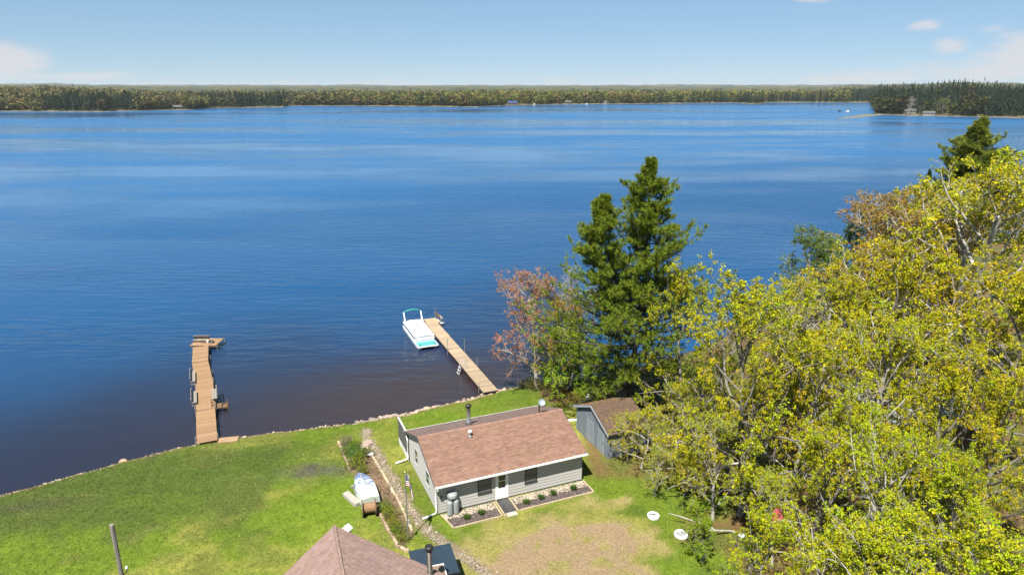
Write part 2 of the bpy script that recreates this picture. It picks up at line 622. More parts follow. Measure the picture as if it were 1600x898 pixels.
def build_grass():
    rng = np.random.default_rng(5)
    P = []
    for (x0, x1, y0, y1, n) in ((-46, 20, 28, 70, 190000), (12, 46, 24, 66, 26000)):
        x, y = rng.uniform(x0, x1, n), rng.uniform(y0, y1, n)
        path, dirt, dry, bed, wood, d = ground_masks(x, y)
        keep = (d > .45) & (rng.random(n) > np.maximum.reduce([path * .93, dirt * .97, bed * .9, wood * .7, dry * .45]))
        # not under the buildings
        a = R(22.64)
        lx = (x + 5.32) * math.cos(a) + (y - 42.61) * math.sin(a)
        ly = -(x + 5.32) * math.sin(a) + (y - 42.61) * math.cos(a)
        keep &= ~((lx > -.1) & (lx < 11.8) & (ly > -2.1) & (ly < 8.05))
        keep &= ~((lx > 13.3) & (lx < 19.5) & (ly > 1.5) & (ly < 8.2))
        keep &= ~(in_poly(x, y, [(-10.9, 37.3), (-12.6, 33), (-14, 28), (-2, 28), (-2.6, 34.5), (-3.9, 36.6), (-6.4, 36)]))
        P.append(np.c_[x, y][keep])
    P = np.concatenate(P)
    n = len(P)
    z = zg(P[:, 0], P[:, 1]) + (fbm(P[:, 0] * .8, P[:, 1] * .8, 3) - .5) * .16 * smooth(shore_dist(P[:, 0], P[:, 1]) / 3)
    base = np.c_[P, z - .01]
    C = ground_color(P[:, 0], P[:, 1]) * rng.uniform(.75, 1.3, n)[:, None] * np.array([1.03, 1.04, 1.0])
    V, F, K = [], [], []
    for k in range(3):
        a = rng.uniform(0, 2 * np.pi, n)
        h = rng.uniform(.05, .11, n)
        w = rng.uniform(.012, .026, n)
        off = rng.uniform(-.12, .12, (n, 2))
        b = base + np.c_[off, np.zeros(n)]
        side = np.c_[np.cos(a), np.sin(a), np.zeros(n)] * w[:, None]
        la = rng.uniform(0, 2 * np.pi, n)
        tip = b + np.c_[np.cos(la) * h * .9, np.sin(la) * h * .9, h]
        V.append(np.stack([b - side, b + side, tip], 1).reshape(-1, 3))
        F.append(np.arange(3 * n).reshape(-1, 3) + k * 3 * n)
        K.append(np.repeat(np.where(rng.random((n, 1)) < .006, np.array([[.62, .55, .22]]), C), 3, 0))
    me = np_mesh('grass', np.concatenate(V), np.concatenate(F), col_mat('grass_blades', fine=2.0, amt=.2, bump=0), {'Col': ('POINT', np.concatenate(K))})
    tag(obj('grass', me), 'short mown lawn grass sloping to the lake', kind='stuff')


build_grass()


# ------------------------------------------------------------------ lake
def build_water():
    m, nt, N, L, b = nodes_of('lake_water')
    ge = N.new('ShaderNodeNewGeometry')

    def noise(scale, sx, sy, rot, detail=3, rough=.5):
        mp = N.new('ShaderNodeMapping')
        mp.inputs['Rotation'].default_value = (0, 0, rot)
        mp.inputs['Scale'].default_value = (sx, sy, 1)
        L.new(ge.outputs['Position'], mp.inputs[0])
        nz = N.new('ShaderNodeTexNoise')
        nz.inputs['Scale'].default_value = scale
        nz.inputs['Detail'].default_value = detail
        nz.inputs['Roughness'].default_value = rough
        L.new(mp.outputs[0], nz.inputs['Vector'])
        return nz.outputs['Fac']

    def mrange(v, a, b_, c, d):
        n = N.new('ShaderNodeMapRange')
        n.interpolation_type = 'SMOOTHSTEP'
        for i, q in enumerate((a, b_, c, d)):
            n.inputs[i + 1].default_value = q
        L.new(v, n.inputs[0])
        return n.outputs[0]

    def mth(op, a, b_):
        n = N.new('ShaderNodeMath')
        n.operation = op
        for i, q in enumerate((a, b_)):
            if isinstance(q, (int, float)):
                n.inputs[i].default_value = q
            else:
                L.new(q, n.inputs[i])
        return n.outputs[0]
    big = noise(.55, .28, 1.0, R(8), 2)
    mid = noise(1.15, .35, 1.0, R(-10), 3, .55)
    fine = noise(4.2, .45, 1.0, R(4), 2)
    hgt = mth('ADD', mth('ADD', mth('MULTIPLY', big, 1.25), mth('MULTIPLY', mid, .70)), mth('MULTIPLY', fine, .10))
    gust = noise(.0085, .22, 1.0, R(3), 4, .55)          # calm and ruffled lanes
    gust2 = noise(.045, .35, 1.0, R(-6), 3)
    ruff = mrange(mth('ADD', mth('MULTIPLY', gust, .75), mth('MULTIPLY', gust2, .25)), .42, .58, .18, 1.6)
    bp = N.new('ShaderNodeBump')
    bp.inputs['Distance'].default_value = .34
    L.new(mth('MULTIPLY', ruff, 1.05), bp.inputs['Strength'])
    L.new(hgt, bp.inputs['Height'])
    L.new(bp.outputs[0], b.inputs['Normal'])
    L.new(mrange(mth('ADD', mth('MULTIPLY', gust, .75), mth('MULTIPLY', gust2, .25)), .43, .57, .07, .30), b.inputs['Roughness'])
    # tannin-brown shallows over the bed, deep blue further out
    at = N.new('ShaderNodeAttribute')
    at.attribute_name = 'Col'
    L.new(at.outputs['Color'], b.inputs['Base Color'])
    b.inputs['IOR'].default_value = 1.333
    b.inputs['Specular IOR Level'].default_value = .5
    b.inputs['Specular Tint'].default_value = (.64, .87, 1.0, 1)
    ax = np.concatenate([-np.geomspace(16000, 90, 24), np.arange(-80, 60, 2.0), np.geomspace(62, 16000, 26)])
    ay = np.concatenate([[-400, -150, -60], np.arange(0, 140, 2.0), np.geomspace(142, 16000, 40)])
    X, Y = np.meshgrid(ax, ay)
    d = -shore_dist(X, Y) + (fbm(X * .06, Y * .06, 3) - .5) * 16
    # the bay between the docks is shallow
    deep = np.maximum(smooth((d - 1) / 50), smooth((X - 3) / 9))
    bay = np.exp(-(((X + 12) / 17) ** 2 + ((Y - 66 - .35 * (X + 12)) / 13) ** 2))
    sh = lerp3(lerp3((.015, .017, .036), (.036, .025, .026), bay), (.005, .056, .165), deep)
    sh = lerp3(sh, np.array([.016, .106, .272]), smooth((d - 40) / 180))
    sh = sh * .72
    idx = np.arange(X.size).reshape(X.shape)
    F = np.stack([idx[:-1, :-1], idx[:-1, 1:], idx[1:, 1:], idx[1:, :-1]], -1).reshape(-1, 4)
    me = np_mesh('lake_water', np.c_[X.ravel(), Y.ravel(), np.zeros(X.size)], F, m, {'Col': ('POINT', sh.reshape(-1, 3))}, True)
    tag(obj('lake_water', me), 'blue rippled lake with brown shallows by the near shore', kind='structure')


build_water()

# ------------------------------------------------------------------ far shore
FS = np.array([(-900, 171), (-300, 172), (0, 174.3), (150, 175), (300, 171.5), (335, 168.8), (442, 167.8), (452, 165.6), (600, 166), (700, 167.3), (745, 167.6), (790, 164.6), (850, 163.6),
               (1000, 162.4), (1150, 161), (1180, 162.8), (1204, 160.4), (1359, 160.4), (1367, 179.4), (1440, 181.2), (1600, 184.5), (1750, 187), (2300, 196)], float)
_fsw = np.array([at_z(px, py, 0.0) for px, py in FS])
FS_AZ = np.arctan2(_fsw[:, 0], _fsw[:, 1])
FS_R = np.hypot(_fsw[:, 0], _fsw[:, 1])


def far_r(az):
    return np.interp(az, FS_AZ, FS_R)


def px_az(px):
    return math.atan2((px - 800) / FPX, CP + SP * (449 - 150) / FPX)


def far_z(az, r):
    s = r - far_r(az)
    left = smooth((-.44 - az) / .2)
    right = smooth((az - px_az(1290)) / .03)
    n = fbm(az * 14 + 50, r * .0012, 4)
    z = .35 + 1.6 * smooth(s / 25) + 4 * smooth(s / 700) * n * 1.4 + 10 * smooth((s - 300) / 2500) * (.45 + n)
    z += left * 10 * smooth(s / 420) + right * smooth(s / 260) * (8 + 7 * np.exp(-((az - px_az(1500)) / .05) ** 2))
    z += 26 * smooth((s - 2500) / 6000) * (.5 + n)
    return z


def build_far_land():
    az = np.unique(np.concatenate([np.linspace(-1.12, 1.12, 420), FS_AZ, np.linspace(px_az(1355), px_az(1372), 12)]))
    s = np.concatenate([[-6, 0, 4, 10, 20, 40, 80, 140], np.linspace(200, 1600, 24), np.geomspace(1700, 14000, 40)])
    A, S = np.meshgrid(az, s)
    r0 = far_r(A)
    Rr = r0 + S
    Z = np.where(S < 0, -.6, far_z(A, Rr))
    rng = np.random.default_rng(2)
    can = smooth((S - 900) / 500)                     # canopy height where single trees can no longer be told apart
    Z = Z + can * (15 + rng.uniform(-2.5, 3.5, Z.shape))
    X, Y = np.sin(A) * Rr, np.cos(A) * Rr
    n = fbm(A * 60, Rr * .01, 4)
    con = smooth((n - .5) / .1)
    c = lerp3((.085, .082, .032), (.030, .042, .024), con)
    near = smooth((60 - S) / 50)
    c = lerp3(c, np.array([.10, .085, .045]), near)
    c = lerp3(c, np.array([.17, .145, .10]), smooth((9 - np.abs(S - 2)) / 6) * (fbm(A * 200, A * 0, 2) > .45))
    idx = np.arange(X.size).reshape(X.shape)
    F = np.stack([idx[:-1, :-1], idx[:-1, 1:], idx[1:, 1:], idx[1:, :-1]], -1).reshape(-1, 4)
    me = np_mesh('far_shore', np.c_[X.ravel(), Y.ravel(), Z.ravel()], F, col_mat('far_ground', fine=.06, amt=.5, bump=.0), {'Col': ('POINT', c.reshape(-1, 3))})
    tag(obj('far_shore', me), 'low wooded land along the far side of the lake', kind='structure')
    # sandbar off the right-hand point
    V, F = [], []
    a, b = at_z(1368, 179.0, 0), at_z(1306, 186.5, 0)
    for k in range(13):
        t = k / 12
        c0 = a * (1 - t) + b * t
        w = 15 * (1 - t) ** .8 + 1.2
        dirv = (b - a) / np.linalg.norm(b - a)
        nn = np.array([-dirv[1], dirv[0], 0])
        for q, zz in ((-1, -.2), (-.4, .28), (.4, .34), (1, -.2)):
            V.append(c0 + nn * w * q + np.array([0, 0, zz]))
    for k in range(12):
        for q in range(3):
            F.append((k * 4 + q, k * 4 + q + 1, k * 4 + 5 + q, k * 4 + 4 + q))
    me = np_mesh('sandbar', np.array(V), np.array(F), mat('sand', (.17, .16, .10), .95, .4, .3))
    tag(obj('sandbar', me), 'thin grassy sandbar running out from the dark wooded point', kind='structure')


build_far_land()


def far_tree_proto(kind, seed):
    """unit tree, height 1: uneven crown of loose facets plus a trunk"""
    rng = np.random.default_rng(seed)
    V, F, T = [], [], []

    def tri(p, q, r, t):
        n = len(V)
        V.extend((p, q, r))
        F.append((n, n + 1, n + 2))
        T.append(t)
    if kind == 'con':
        for k in range(44):
            h = rng.uniform(.10, .98)
            rad = .19 * (1.04 - h) ** .8 * rng.uniform(.6, 1.2)
            a = rng.uniform(0, 6.283)
            w = rng.uniform(.35, .8)
            tip = np.array([math.cos(a) * rad, math.sin(a) * rad, h - .06])
            tri(np.array([math.cos(a - w) * rad * .35, math.sin(a - w) * rad * .35, h + .05]), tip + np.array([-math.sin(a), math.cos(a), 0]) * .03, np.array([math.cos(a + w) * rad * .4, math.sin(a + w) * rad * .4, h + .03]), rng.uniform(.6, 1.35))
        tri(np.array([-.02, 0, .86]), np.array([.02, 0, .86]), np.array([0, 0, 1.0]), 1)
        tri(np.array([0, -.03, .8]), np.array([0, .03, .8]), np.array([0, 0, .97]), 1)
    else:
        cb = rng.uniform(.12, .26)
        for k in range(70):
            u = rng.normal(size=3)
            u /= np.linalg.norm(u)
            rr = rng.uniform(.65, 1.0)
            c = np.array([u[0] * .23 * rr, u[1] * .23 * rr, cb + (1 - cb) * (.5 + .5 * u[2] * rr)])
            s = rng.uniform(.03, .075)
            p = [c + rng.normal(size=3) * s for _ in range(3)]
            tri(*p, rng.uniform(.6, 1.4))
    for a in (0, 1.6):
        d = np.array([math.cos(a), math.sin(a), 0]) * .014
        tri(-d, d, np.array([0, 0, .6]), .5)
    return np.array(V), np.array(F), np.array(T)


def build_forest():
    rng = np.random.default_rng(21)
    protos = {'con': [far_tree_proto('con', i) for i in range(5)], 'dec': [far_tree_proto('dec', 30 + i) for i in range(6)]}
    lists = {'con': [], 'dec': []}
    az0, az1 = -.80, .80
    for (s0, s1, n, hm) in ((4, 40, 3400, .85), (40, 130, 3400, 1.0), (130, 420, 3200, 1.1), (420, 1000, 2600, 1.2)):
        A = rng.uniform(az0, az1, n)
        S = rng.uniform(s0, s1, n)
        Rr = far_r(A) + S
        px = 800 + np.tan(A) * FPX * (CP + SP * .28)
        pn = fbm(A * 26, S * .01 + 3, 3)
        # conifer share along the shore
        band = lambda a, b, w=25: smooth((px - a) / w + .5) * smooth((b - px) / w + .5)
        pc = .12 + .75 * band(60, 445) * smooth((170 - S) / 80) + .92 * smooth((px - 1310) / 30) + .15 * band(400, 640) + .65 * band(640, 705) * smooth((40 - S) / 20)
        pc = pc + .85 * band(1005, 1320) * smooth((60 - S) / 25) - .5 * band(1366, 1500, 5) * smooth((50 - S) / 20)
        pc = np.clip(pc + (pn - .5) * 1.1 - .85 * band(210, 318, 6) * smooth((60 - S) / 20), 0, 1)
        con = rng.random(n) < pc
        # leave the little lots with houses open
        open_ = np.zeros(n, bool)
        for q, w in ((275, 12), (800, 13), (888, 10), (945, 7), (1428, 14), (1455, 12), (1477, 16)):
            open_ |= (np.abs(px - q) < w) & (S < 26)
        open_ |= (S < 8) & (fbm(A * 90, A * 0 + 4, 2) > .52)
        for i in np.nonzero(~open_)[0]:
            a, r = A[i], Rr[i]
            h = (rng.uniform(15, 24) if con[i] else rng.uniform(14, 20)) * (.9 + .1 * hm)
            h *= .72 + .56 * float(fbm(np.array(a * 70.0), np.array(S[i] * .03), 2))
            if S[i] < 18 and rng.random() < .5:
                h *= .55
            if px[i] > 1366 and S[i] < 70:
                h *= 1.0
            lists['con' if con[i] else 'dec'].append((math.sin(a) * r, math.cos(a) * r, float(far_z(np.array(a), np.array(r))) - .3, h, px[i], pn[i]))
    m = leaf_mat('far_foliage', .8, .15)
    for kind, label, nm in (('con', 'dark conifer forest along the far shore', 'conifer_forest'), ('dec', 'olive and yellow spring hardwood forest along the far shore', 'hardwood_forest')):
        VV, FF, TT, n0 = [], [], [], 0
        for (x, y, z, h, px, pn) in lists[kind]:
            V, F, T = protos[kind][rng.integers(len(protos[kind]))]
            a = rng.uniform(0, 6.283)
            ca, sa = math.cos(a), math.sin(a)
            w = h * rng.uniform(.85, 1.25) * (1.35 if kind == 'dec' else 1.1)
            VV.append(np.c_[(V[:, 0] * ca - V[:, 1] * sa) * w + x, (V[:, 0] * sa + V[:, 1] * ca) * w + y, V[:, 2] * h + z])
            FF.append(F + n0)
            n0 += len(V)
            if kind == 'con':
                c = np.array([.017, .030, .016]) * rng.uniform(.7, 1.4)
            else:
                mix = rng.random()
                yel = smooth(np.array((px - 430) / 300)) * .75 + .15
                c = np.array([.150, .155, .030]) * (yel) + np.array([.115, .108, .045]) * (1 - yel) if mix < .72 else (np.array([.16, .105, .045]) if mix < .86 else np.array([.085, .10, .03]))
                c = c * rng.uniform(.7, 1.3) * (1.1 if px < 1340 else .38)
            TT.append(np.repeat(T[:, None] * c[None], 3, 0))
        me = np_mesh(nm, np.concatenate(VV), np.concatenate(FF), m, {'tint': ('POINT', np.concatenate(TT))})
        tag(obj(nm, me), label, kind='stuff')


build_forest()


# ------------------------------------------------------------------ trees
def unit(v):
    return v / (np.linalg.norm(v, axis=-1, keepdims=True) + 1e-9)


def tubes(polys, rads, sides):
    """polys (n,k,3), rads (n,k) -> V, F quads"""
    n, k, _ = polys.shape
    d = np.empty_like(polys)
    d[:, 1:-1] = polys[:, 2:] - polys[:, :-2]
    d[:, 0] = polys[:, 1] - polys[:, 0]
    d[:, -1] = polys[:, -1] - polys[:, -2]
    d = unit(d)
    ref = np.where(np.abs(d[..., 2:3]) > .9, np.array([1., 0, 0]), np.array([0, 0, 1.]))
    a = unit(np.cross(d, ref))
    b = np.cross(d, a)
    t = 2 * np.pi * np.arange(sides) / sides
    V = polys[:, :, None] + rads[..., None, None] * (a[:, :, None] * np.cos(t)[:, None] + b[:, :, None] * np.sin(t)[:, None])
    idx = np.arange(n * k * sides).reshape(n, k, sides)
    nx = np.roll(idx, -1, 2)
    F = np.stack([idx[:, :-1], nx[:, :-1], nx[:, 1:], idx[:, 1:]], -1).reshape(-1, 4)
    return V.reshape(-1, 3), F


def grow(rng, base, dirs, lens, k, wob, lift):
    """curved branches: base (n,3), dirs (n,3), lens (n,), lift = how much they bend upwards"""
    n = len(base)
    P = np.empty((n, k, 3))
    P[:, 0] = base
    d = unit(dirs)
    for i in range(1, k):
        d = unit(d + rng.normal(size=(n, 3)) * wob + np.array([0, 0, 1.0]) * lift / k)
        P[:, i] = P[:, i - 1] + d * (lens / (k - 1))[:, None]
    return P


def sample(P, t):
    """points and directions at fraction t of each polyline; P (n,k,3), t (n,m)"""
    k = P.shape[1]
    f = t * (k - 1)
    i = np.clip(np.floor(f).astype(int), 0, k - 2)
    fr = (f - i)[..., None]
    r = np.arange(len(P))[:, None]
    a, b = P[r, i], P[r, i + 1]
    return a * (1 - fr) + b * fr, unit(b - a)


def off_axis(rng, d, lo, hi):
    """directions at lo..hi radians off d"""
    r = unit(np.cross(d, rng.normal(size=d.shape)))
    a = rng.uniform(lo, hi, d.shape[:-1])[..., None]
    return d * np.cos(a) + r * np.sin(a)


def leaf_quads(rng, pos, dirs, size, droop, per, spread):
    """rhombic leaves: per leaves around each pos"""
    n = len(pos)
    p = np.repeat(pos, per, 0) + rng.normal(size=(n * per, 3)) * spread
    d = unit(np.repeat(dirs, per, 0) * .5 + rng.normal(size=(n * per, 3)) * .8 + np.array([0, 0, -1.0]) * droop)
    s = size * rng.uniform(.6, 1.3, n * per)[:, None]
    side = unit(np.cross(d, rng.normal(size=d.shape)))
    V = np.stack([p, p + d * s * .5 + side * s * .27, p + d * s, p + d * s * .5 - side * s * .27], 1).reshape(-1, 3)
    F = np.arange(4 * n * per).reshape(-1, 4)
    return V, F


def gen_hardwood(seed, H=16, cr=4.8, cb=.28, limbs=15, leaf=.20, per=4, keep=1.0, droop=.5, rise=(.25, 1.15), narrow=1.0, twig=True, clus=3, hue=.085, forks=1):
    """tapered trunk, limbs, boughs and twigs; leaves on the twigs.  Returns wood (V,F) and leaves (V,F,tint)"""
    rng = np.random.default_rng(seed)
    k = 9
    WV, WF, n0 = [], [], 0

    def wood(P, r, sides):
        nonlocal n0
        V, F = tubes(P, r, sides)
        WV.append(V)
        WF.append(F + n0)
        n0 += len(V)
    r0 = .011 * H + .05
    trunks = []
    for q in range(forks):
        a = rng.uniform(0, 6.28)
        lean = np.array([math.cos(a), math.sin(a), 0]) * (.08 if forks == 1 else .33)
        T = grow(rng, np.zeros((1, 3)), np.array([[0, 0, 1.0]]) + lean, np.array([H * .84]), k, .075, .5)
        T[:, 0, 2] -= .3
        tr = np.linspace(1, .22, k)[None] ** .9 * r0
        tr[:, 0] *= 1.45
        wood(T, tr, 8)
        trunks.append(T)
    Ls, base, dirs = [], [], []
    for T in trunks:
        nl = limbs // forks
        t = np.sort(np.linspace(cb * .95, .99, nl) + rng.uniform(-.03, .03, nl)).clip(.1, 1)
        p, d = sample(T, t[None])
        p, d = p[0], d[0]
        az = np.arange(nl) * 2.4 + rng.uniform(-.5, .5, nl)
        u = (t - cb) / (1 - cb)
        el = rise[0] + (rise[1] - rise[0]) * u + rng.uniform(-.15, .15, nl)
        dirs.append(np.c_[np.cos(az) * np.cos(el), np.sin(az) * np.cos(el), np.sin(el)])
        prof = np.sqrt(np.clip(1 - (1.7 * (u - .35)) ** 2 * .75, .12, 1))
        Ls.append(cr * prof * rng.uniform(.8, 1.18, nl) * narrow * 1.12)
        base.append(p)
    L1, base, dirs = np.concatenate(Ls), np.concatenate(base), np.concatenate(dirs)
    P1 = grow(rng, base, dirs, L1, 8, .17, .35)
    wood(P1, (np.linspace(1, .18, 8)[None]) * (r0 * .16 + .012 * L1)[:, None], 6)
    m2 = 7
    t2 = rng.uniform(.22, 1.0, (len(P1), m2))
    p2, d2 = sample(P1, t2)
    dd2 = off_axis(rng, d2, .5, 1.15)
    L2 = (L1[:, None] * rng.uniform(.26, .52, t2.shape) * (1.15 - .55 * t2)).ravel()
    P2 = grow(rng, p2.reshape(-1, 3), dd2.reshape(-1, 3), L2, 6, .2, .25)
    wood(P2, np.linspace(1, .25, 6)[None] * (.011 + .010 * L2)[:, None], 4)
    m3 = 5
    t3 = rng.uniform(.2, 1.0, (len(P2), m3))
    p3, d3 = sample(P2, t3)
    dd3 = off_axis(rng, d3, .4, 1.1)
    L3 = rng.uniform(.55, 1.25, t3.size) * (H / 16)
    P3 = grow(rng, p3.reshape(-1, 3), dd3.reshape(-1, 3), L3, 4, .22, .3)
    wood(P3, np.linspace(1, .4, 4)[None] * np.full((len(P3), 1), .014), 3)
    # twigs
    m4 = 3
    t4 = rng.uniform(.25, 1.0, (len(P3), m4))
    p4, d4 = sample(P3, t4)
    dd4 = off_axis(rng, d4, .4, 1.0)
    L4 = rng.uniform(.25, .55, t4.size)
    P4 = grow(rng, p4.reshape(-1, 3), dd4.reshape(-1, 3), L4, 3, .2, .1)
    if twig:
        wood(P4, np.linspace(1, .5, 3)[None] * np.full((len(P4), 1), .008), 3)
    tl = rng.uniform(.3, 1.0, (len(P4), clus))
    pl, dl = sample(P4, tl)
    pos, dl = pl.reshape(-1, 3), dl.reshape(-1, 3)
    # leaves come in patches: some twigs are still bare
    patch = np.repeat(rng.random(len(P2)), m3 * m4 * clus)
    sel = rng.random(len(pos)) < keep * np.clip(1.45 - patch, .25, 1)
    pos, dl = pos[sel], dl[sel]
    V, F = leaf_quads(rng, pos, dl, leaf, droop, per, leaf * .35)
    cl = np.repeat(rng.uniform(1 - .3, 1 + .3, (len(pos), 1)), per, 0)
    ph = np.repeat(rng.normal(0, hue * .9, len(P2)), m3 * m4 * clus)[sel][:, None]
    hu = np.repeat(rng.normal(0, hue * .7, (len(pos), 1)) + ph, per, 0)
    tint = cl * rng.uniform(.8, 1.2, (len(F), 1)) * np.c_[1 + hu, 1 - hu * .25, 1 + hu * 0]
    return (np.concatenate(WV), np.concatenate(WF)), (V, F, np.clip(tint, .15, 2.2))


def gen_pine(seed, H=24, cr=5.6, leaders=((0, 0, 1.0, 0.0),), dens=1.0, needle=.36, cb=.08, low=.65):
    """white pine: whorls of near-level branches carrying plumes of needles"""
    rng = np.random.default_rng(seed)
    WV, WF, n0 = [], [], 0
    TP, TD = [], []

    def wood(P, r, sides):
        nonlocal n0
        V, F = tubes(P, r, sides)
        WV.append(V)
        WF.append(F + n0)
        n0 += len(V)
    for (lx, ly, top, start) in leaders:
        k = 10
        t = np.linspace(0, 1, k)
        zz = start * H + (top - start) * H * t
        e = smooth(t * 1.6)
        T = np.c_[lx * e, ly * e, zz][None] + np.r_[np.zeros((1, 3)), rng.normal(size=(k - 1, 3)) * .07][None]
        T[0, 0, 2] -= .3 if start == 0 else 0
        r0 = (.30 if start == 0 else .19) * H / 24
        wood(T, (np.linspace(1, .08, k)[None]) * r0, 8)
        nw = int((top - max(start, cb)) * H / .52)
        hw = np.repeat(np.linspace(max(start, cb), top - .012, nw), 5) + rng.uniform(-.012, .012, nw * 5)
        u = np.clip((hw - start) / (top - start), 0, 1)
        p, _ = sample(T, u[None])
        p = p[0]
        az = rng.uniform(0, 6.283, len(hw))
        f = 1 - hw / top
        L = cr * np.clip(f, 0.015, 1) ** .86 * rng.uniform(.42, 1.32, len(hw)) * np.where(f > .62, low + (1 - low) * (1 - f) / .38, 1)
        lob = .40 + .95 * vnoise(az * 1.6 + seed, hw * 24)          # gaps and long boughs
        L = L * lob + .18
        if start > 0:
            L *= .78
        el = np.interp(f, [0, .08, .35, 1], [1.0, .55, .18, -.12]) + rng.uniform(-.14, .14, len(hw))
        d = np.c_[np.cos(az) * np.cos(el), np.sin(az) * np.cos(el), np.sin(el)]
        sel = rng.random(len(hw)) < .92
        p, d, L = p[sel], d[sel], L[sel]
        P1 = grow(rng, p, d, L, 7, .08, .35)
        wood(P1, np.linspace(1, .2, 7)[None] * (.012 + .011 * L)[:, None], 4)
        m2 = 11
        t2 = np.tile(np.linspace(.24, 1.0, m2), (len(P1), 1)) + rng.uniform(-.04, .04, (len(P1), m2))
        t2 = t2.clip(.1, 1)
        p2, d2 = sample(P1, t2)
        sgn = np.where(np.arange(m2) % 2 == 0, 1.0, -1.0)[None, :, None]
        side = unit(np.cross(d2, np.array([0, 0, 1.0]))) * sgn
        dd = unit(d2 * .75 + side * rng.uniform(.3, 1.0, (len(P1), m2, 1)) + rng.normal(size=d2.shape) * .18 + np.array([0, 0, .22]))
        L2 = (.30 * L[:, None] * (1.12 - .55 * t2) * rng.uniform(.6, 1.25, t2.shape) + .22).ravel()
        P2 = grow(rng, p2.reshape(-1, 3), dd.reshape(-1, 3), L2, 4, .1, .4)
        wood(P2, np.linspace(1, .4, 4)[None] * np.full((len(P2), 1), .012), 3)
        m3 = 8
        t3 = rng.uniform(.25, 1.0, (len(P2), m3))
        t3[:, 0] = 1
        p3, d3 = sample(P2, t3)
        s3 = rng.random(p3.shape[:2]) < dens
        TP.append((p3 + rng.normal(size=p3.shape) * .07)[s3])
        TD.append(d3[s3])
        TP.append(np.repeat(T[0, -1:], 6, 0) + rng.normal(size=(6, 3)) * .1)
        TD.append(np.tile([[0, 0, 1.0]], (6, 1)))
    pos, dl = np.concatenate(TP), np.concatenate(TD)
    per = 8
    n = len(pos)
    p = np.repeat(pos, per, 0)
    d = unit(np.repeat(dl, per, 0) * .55 + rng.normal(size=(n * per, 3)) * .62 + np.array([0, 0, .28]))
    s = needle * rng.uniform(.7, 1.25, (n * per, 1))
    side = unit(np.cross(d, rng.normal(size=d.shape)))
    V = np.stack([p - side * s * .075, p + side * s * .075, p + d * s], 1).reshape(-1, 3)
    F = np.arange(3 * n * per).reshape(-1, 3)
    tint = np.repeat(rng.uniform(.68, 1.32, (n, 1)), per, 0) * rng.uniform(.8, 1.2, (n * per, 1)) * np.ones((1, 3))
    tint = tint * np.c_[1 + np.repeat(rng.normal(0, .12, (n, 1)), per, 0), np.ones((n * per, 2))]
    return (np.concatenate(WV), np.concatenate(WF)), (V, F, np.clip(tint, .2, 2))


BARK = mat('bark', (.24, .215, .185), .9, .35, 2.5, bump=.7, bscale=14, stretch=(1, 1, .25))
BARK_PALE = mat('bark_pale', (.48, .45, .40), .85, .35, 3.0, bump=.4, bscale=12)
BARK_PINE = mat('bark_pine', (.075, .062, .052), .9, .3, 3, bump=.7, bscale=12, stretch=(1, 1, .3))
LEAF = leaf_mat('leaf', .6, .30)
NEEDLE = leaf_mat('needle', .55, .15)

PROTO = {}


def proto(name, gen, bark, leafm):
    (wv, wf), (lv, lf, lt) = gen
    PROTO[name] = (np_mesh(name + '_wood', wv, wf, bark, smooth_=True), np_mesh(name + '_leaves', lv, lf, leafm, {'tint': ('FACE', lt)}), float(max(wv[:, 2].max(), lv[:, 2].max())))


proto('oak_a', gen_hardwood(1, 17, 7.0, .26, 19, leaf=.165, per=6), BARK, LEAF)
proto('oak_b', gen_hardwood(2, 16, 6.4, .24, 18, forks=2, leaf=.165, per=6), BARK, LEAF)
proto('oak_c', gen_hardwood(3, 15, 6.6, .20, 18, keep=.85, leaf=.165, per=6), BARK_PALE, LEAF)
proto('maple', gen_hardwood(4, 14, 5.4, .14, 17, leaf=.14, per=5, keep=.9, droop=.2, rise=(.5, 1.25)), BARK_PALE, LEAF)
proto('birch', gen_hardwood(5, 15, 4.4, .14, 17, leaf=.13, per=6, keep=.95, droop=.3, rise=(.55, 1.3)), BARK_PALE, LEAF)
proto('bush', gen_hardwood(6, 7, 3.6, .06, 16, leaf=.14, per=5, keep=.95, droop=.1, rise=(.35, 1.2), forks=2), BARK, LEAF)
proto('bare', gen_hardwood(8, 13, 3.6, .2, 13, leaf=.09, per=1, keep=.16, droop=0, rise=(.5, 1.25), clus=1), BARK_PALE, LEAF)
proto('pine_twin', gen_pine(11, 24, 11.5, ((1.0, 0, 1.0, 0), (-3.1, .4, .875, .36)), cb=.09, low=1.0), BARK_PINE, NEEDLE)
proto('pine_crooked', gen_pine(15, 24, 9.5, ((.4, .2, 1.0, 0), (2.6, .6, .93, .5), (-2.4, -.5, .86, .45)), dens=.85, cb=.42, low=1.0), BARK_PINE, NEEDLE)
proto('pine_single', gen_pine(12, 24, 9, ((.3, .2, 1.0, 0),), dens=.8, cb=.2, low=.45), BARK_PINE, NEEDLE)

# object colours (albedo) of the foliage
C_OAK = (.455, .425, .005)
C_OAK2 = (.425, .425, .007)
C_LIME = (.430, .460, .006)
C_GOLD = (.450, .350, .008)
C_ORANGE = (.360, .215, .024)
C_RED = (.430, .200, .110)
C_GREEN = (.125, .200, .016)
C_FRESH = (.260, .370, .014)
C_PINE = (.165, .220, .016)
C_PINE2 = (.175, .210, .026)


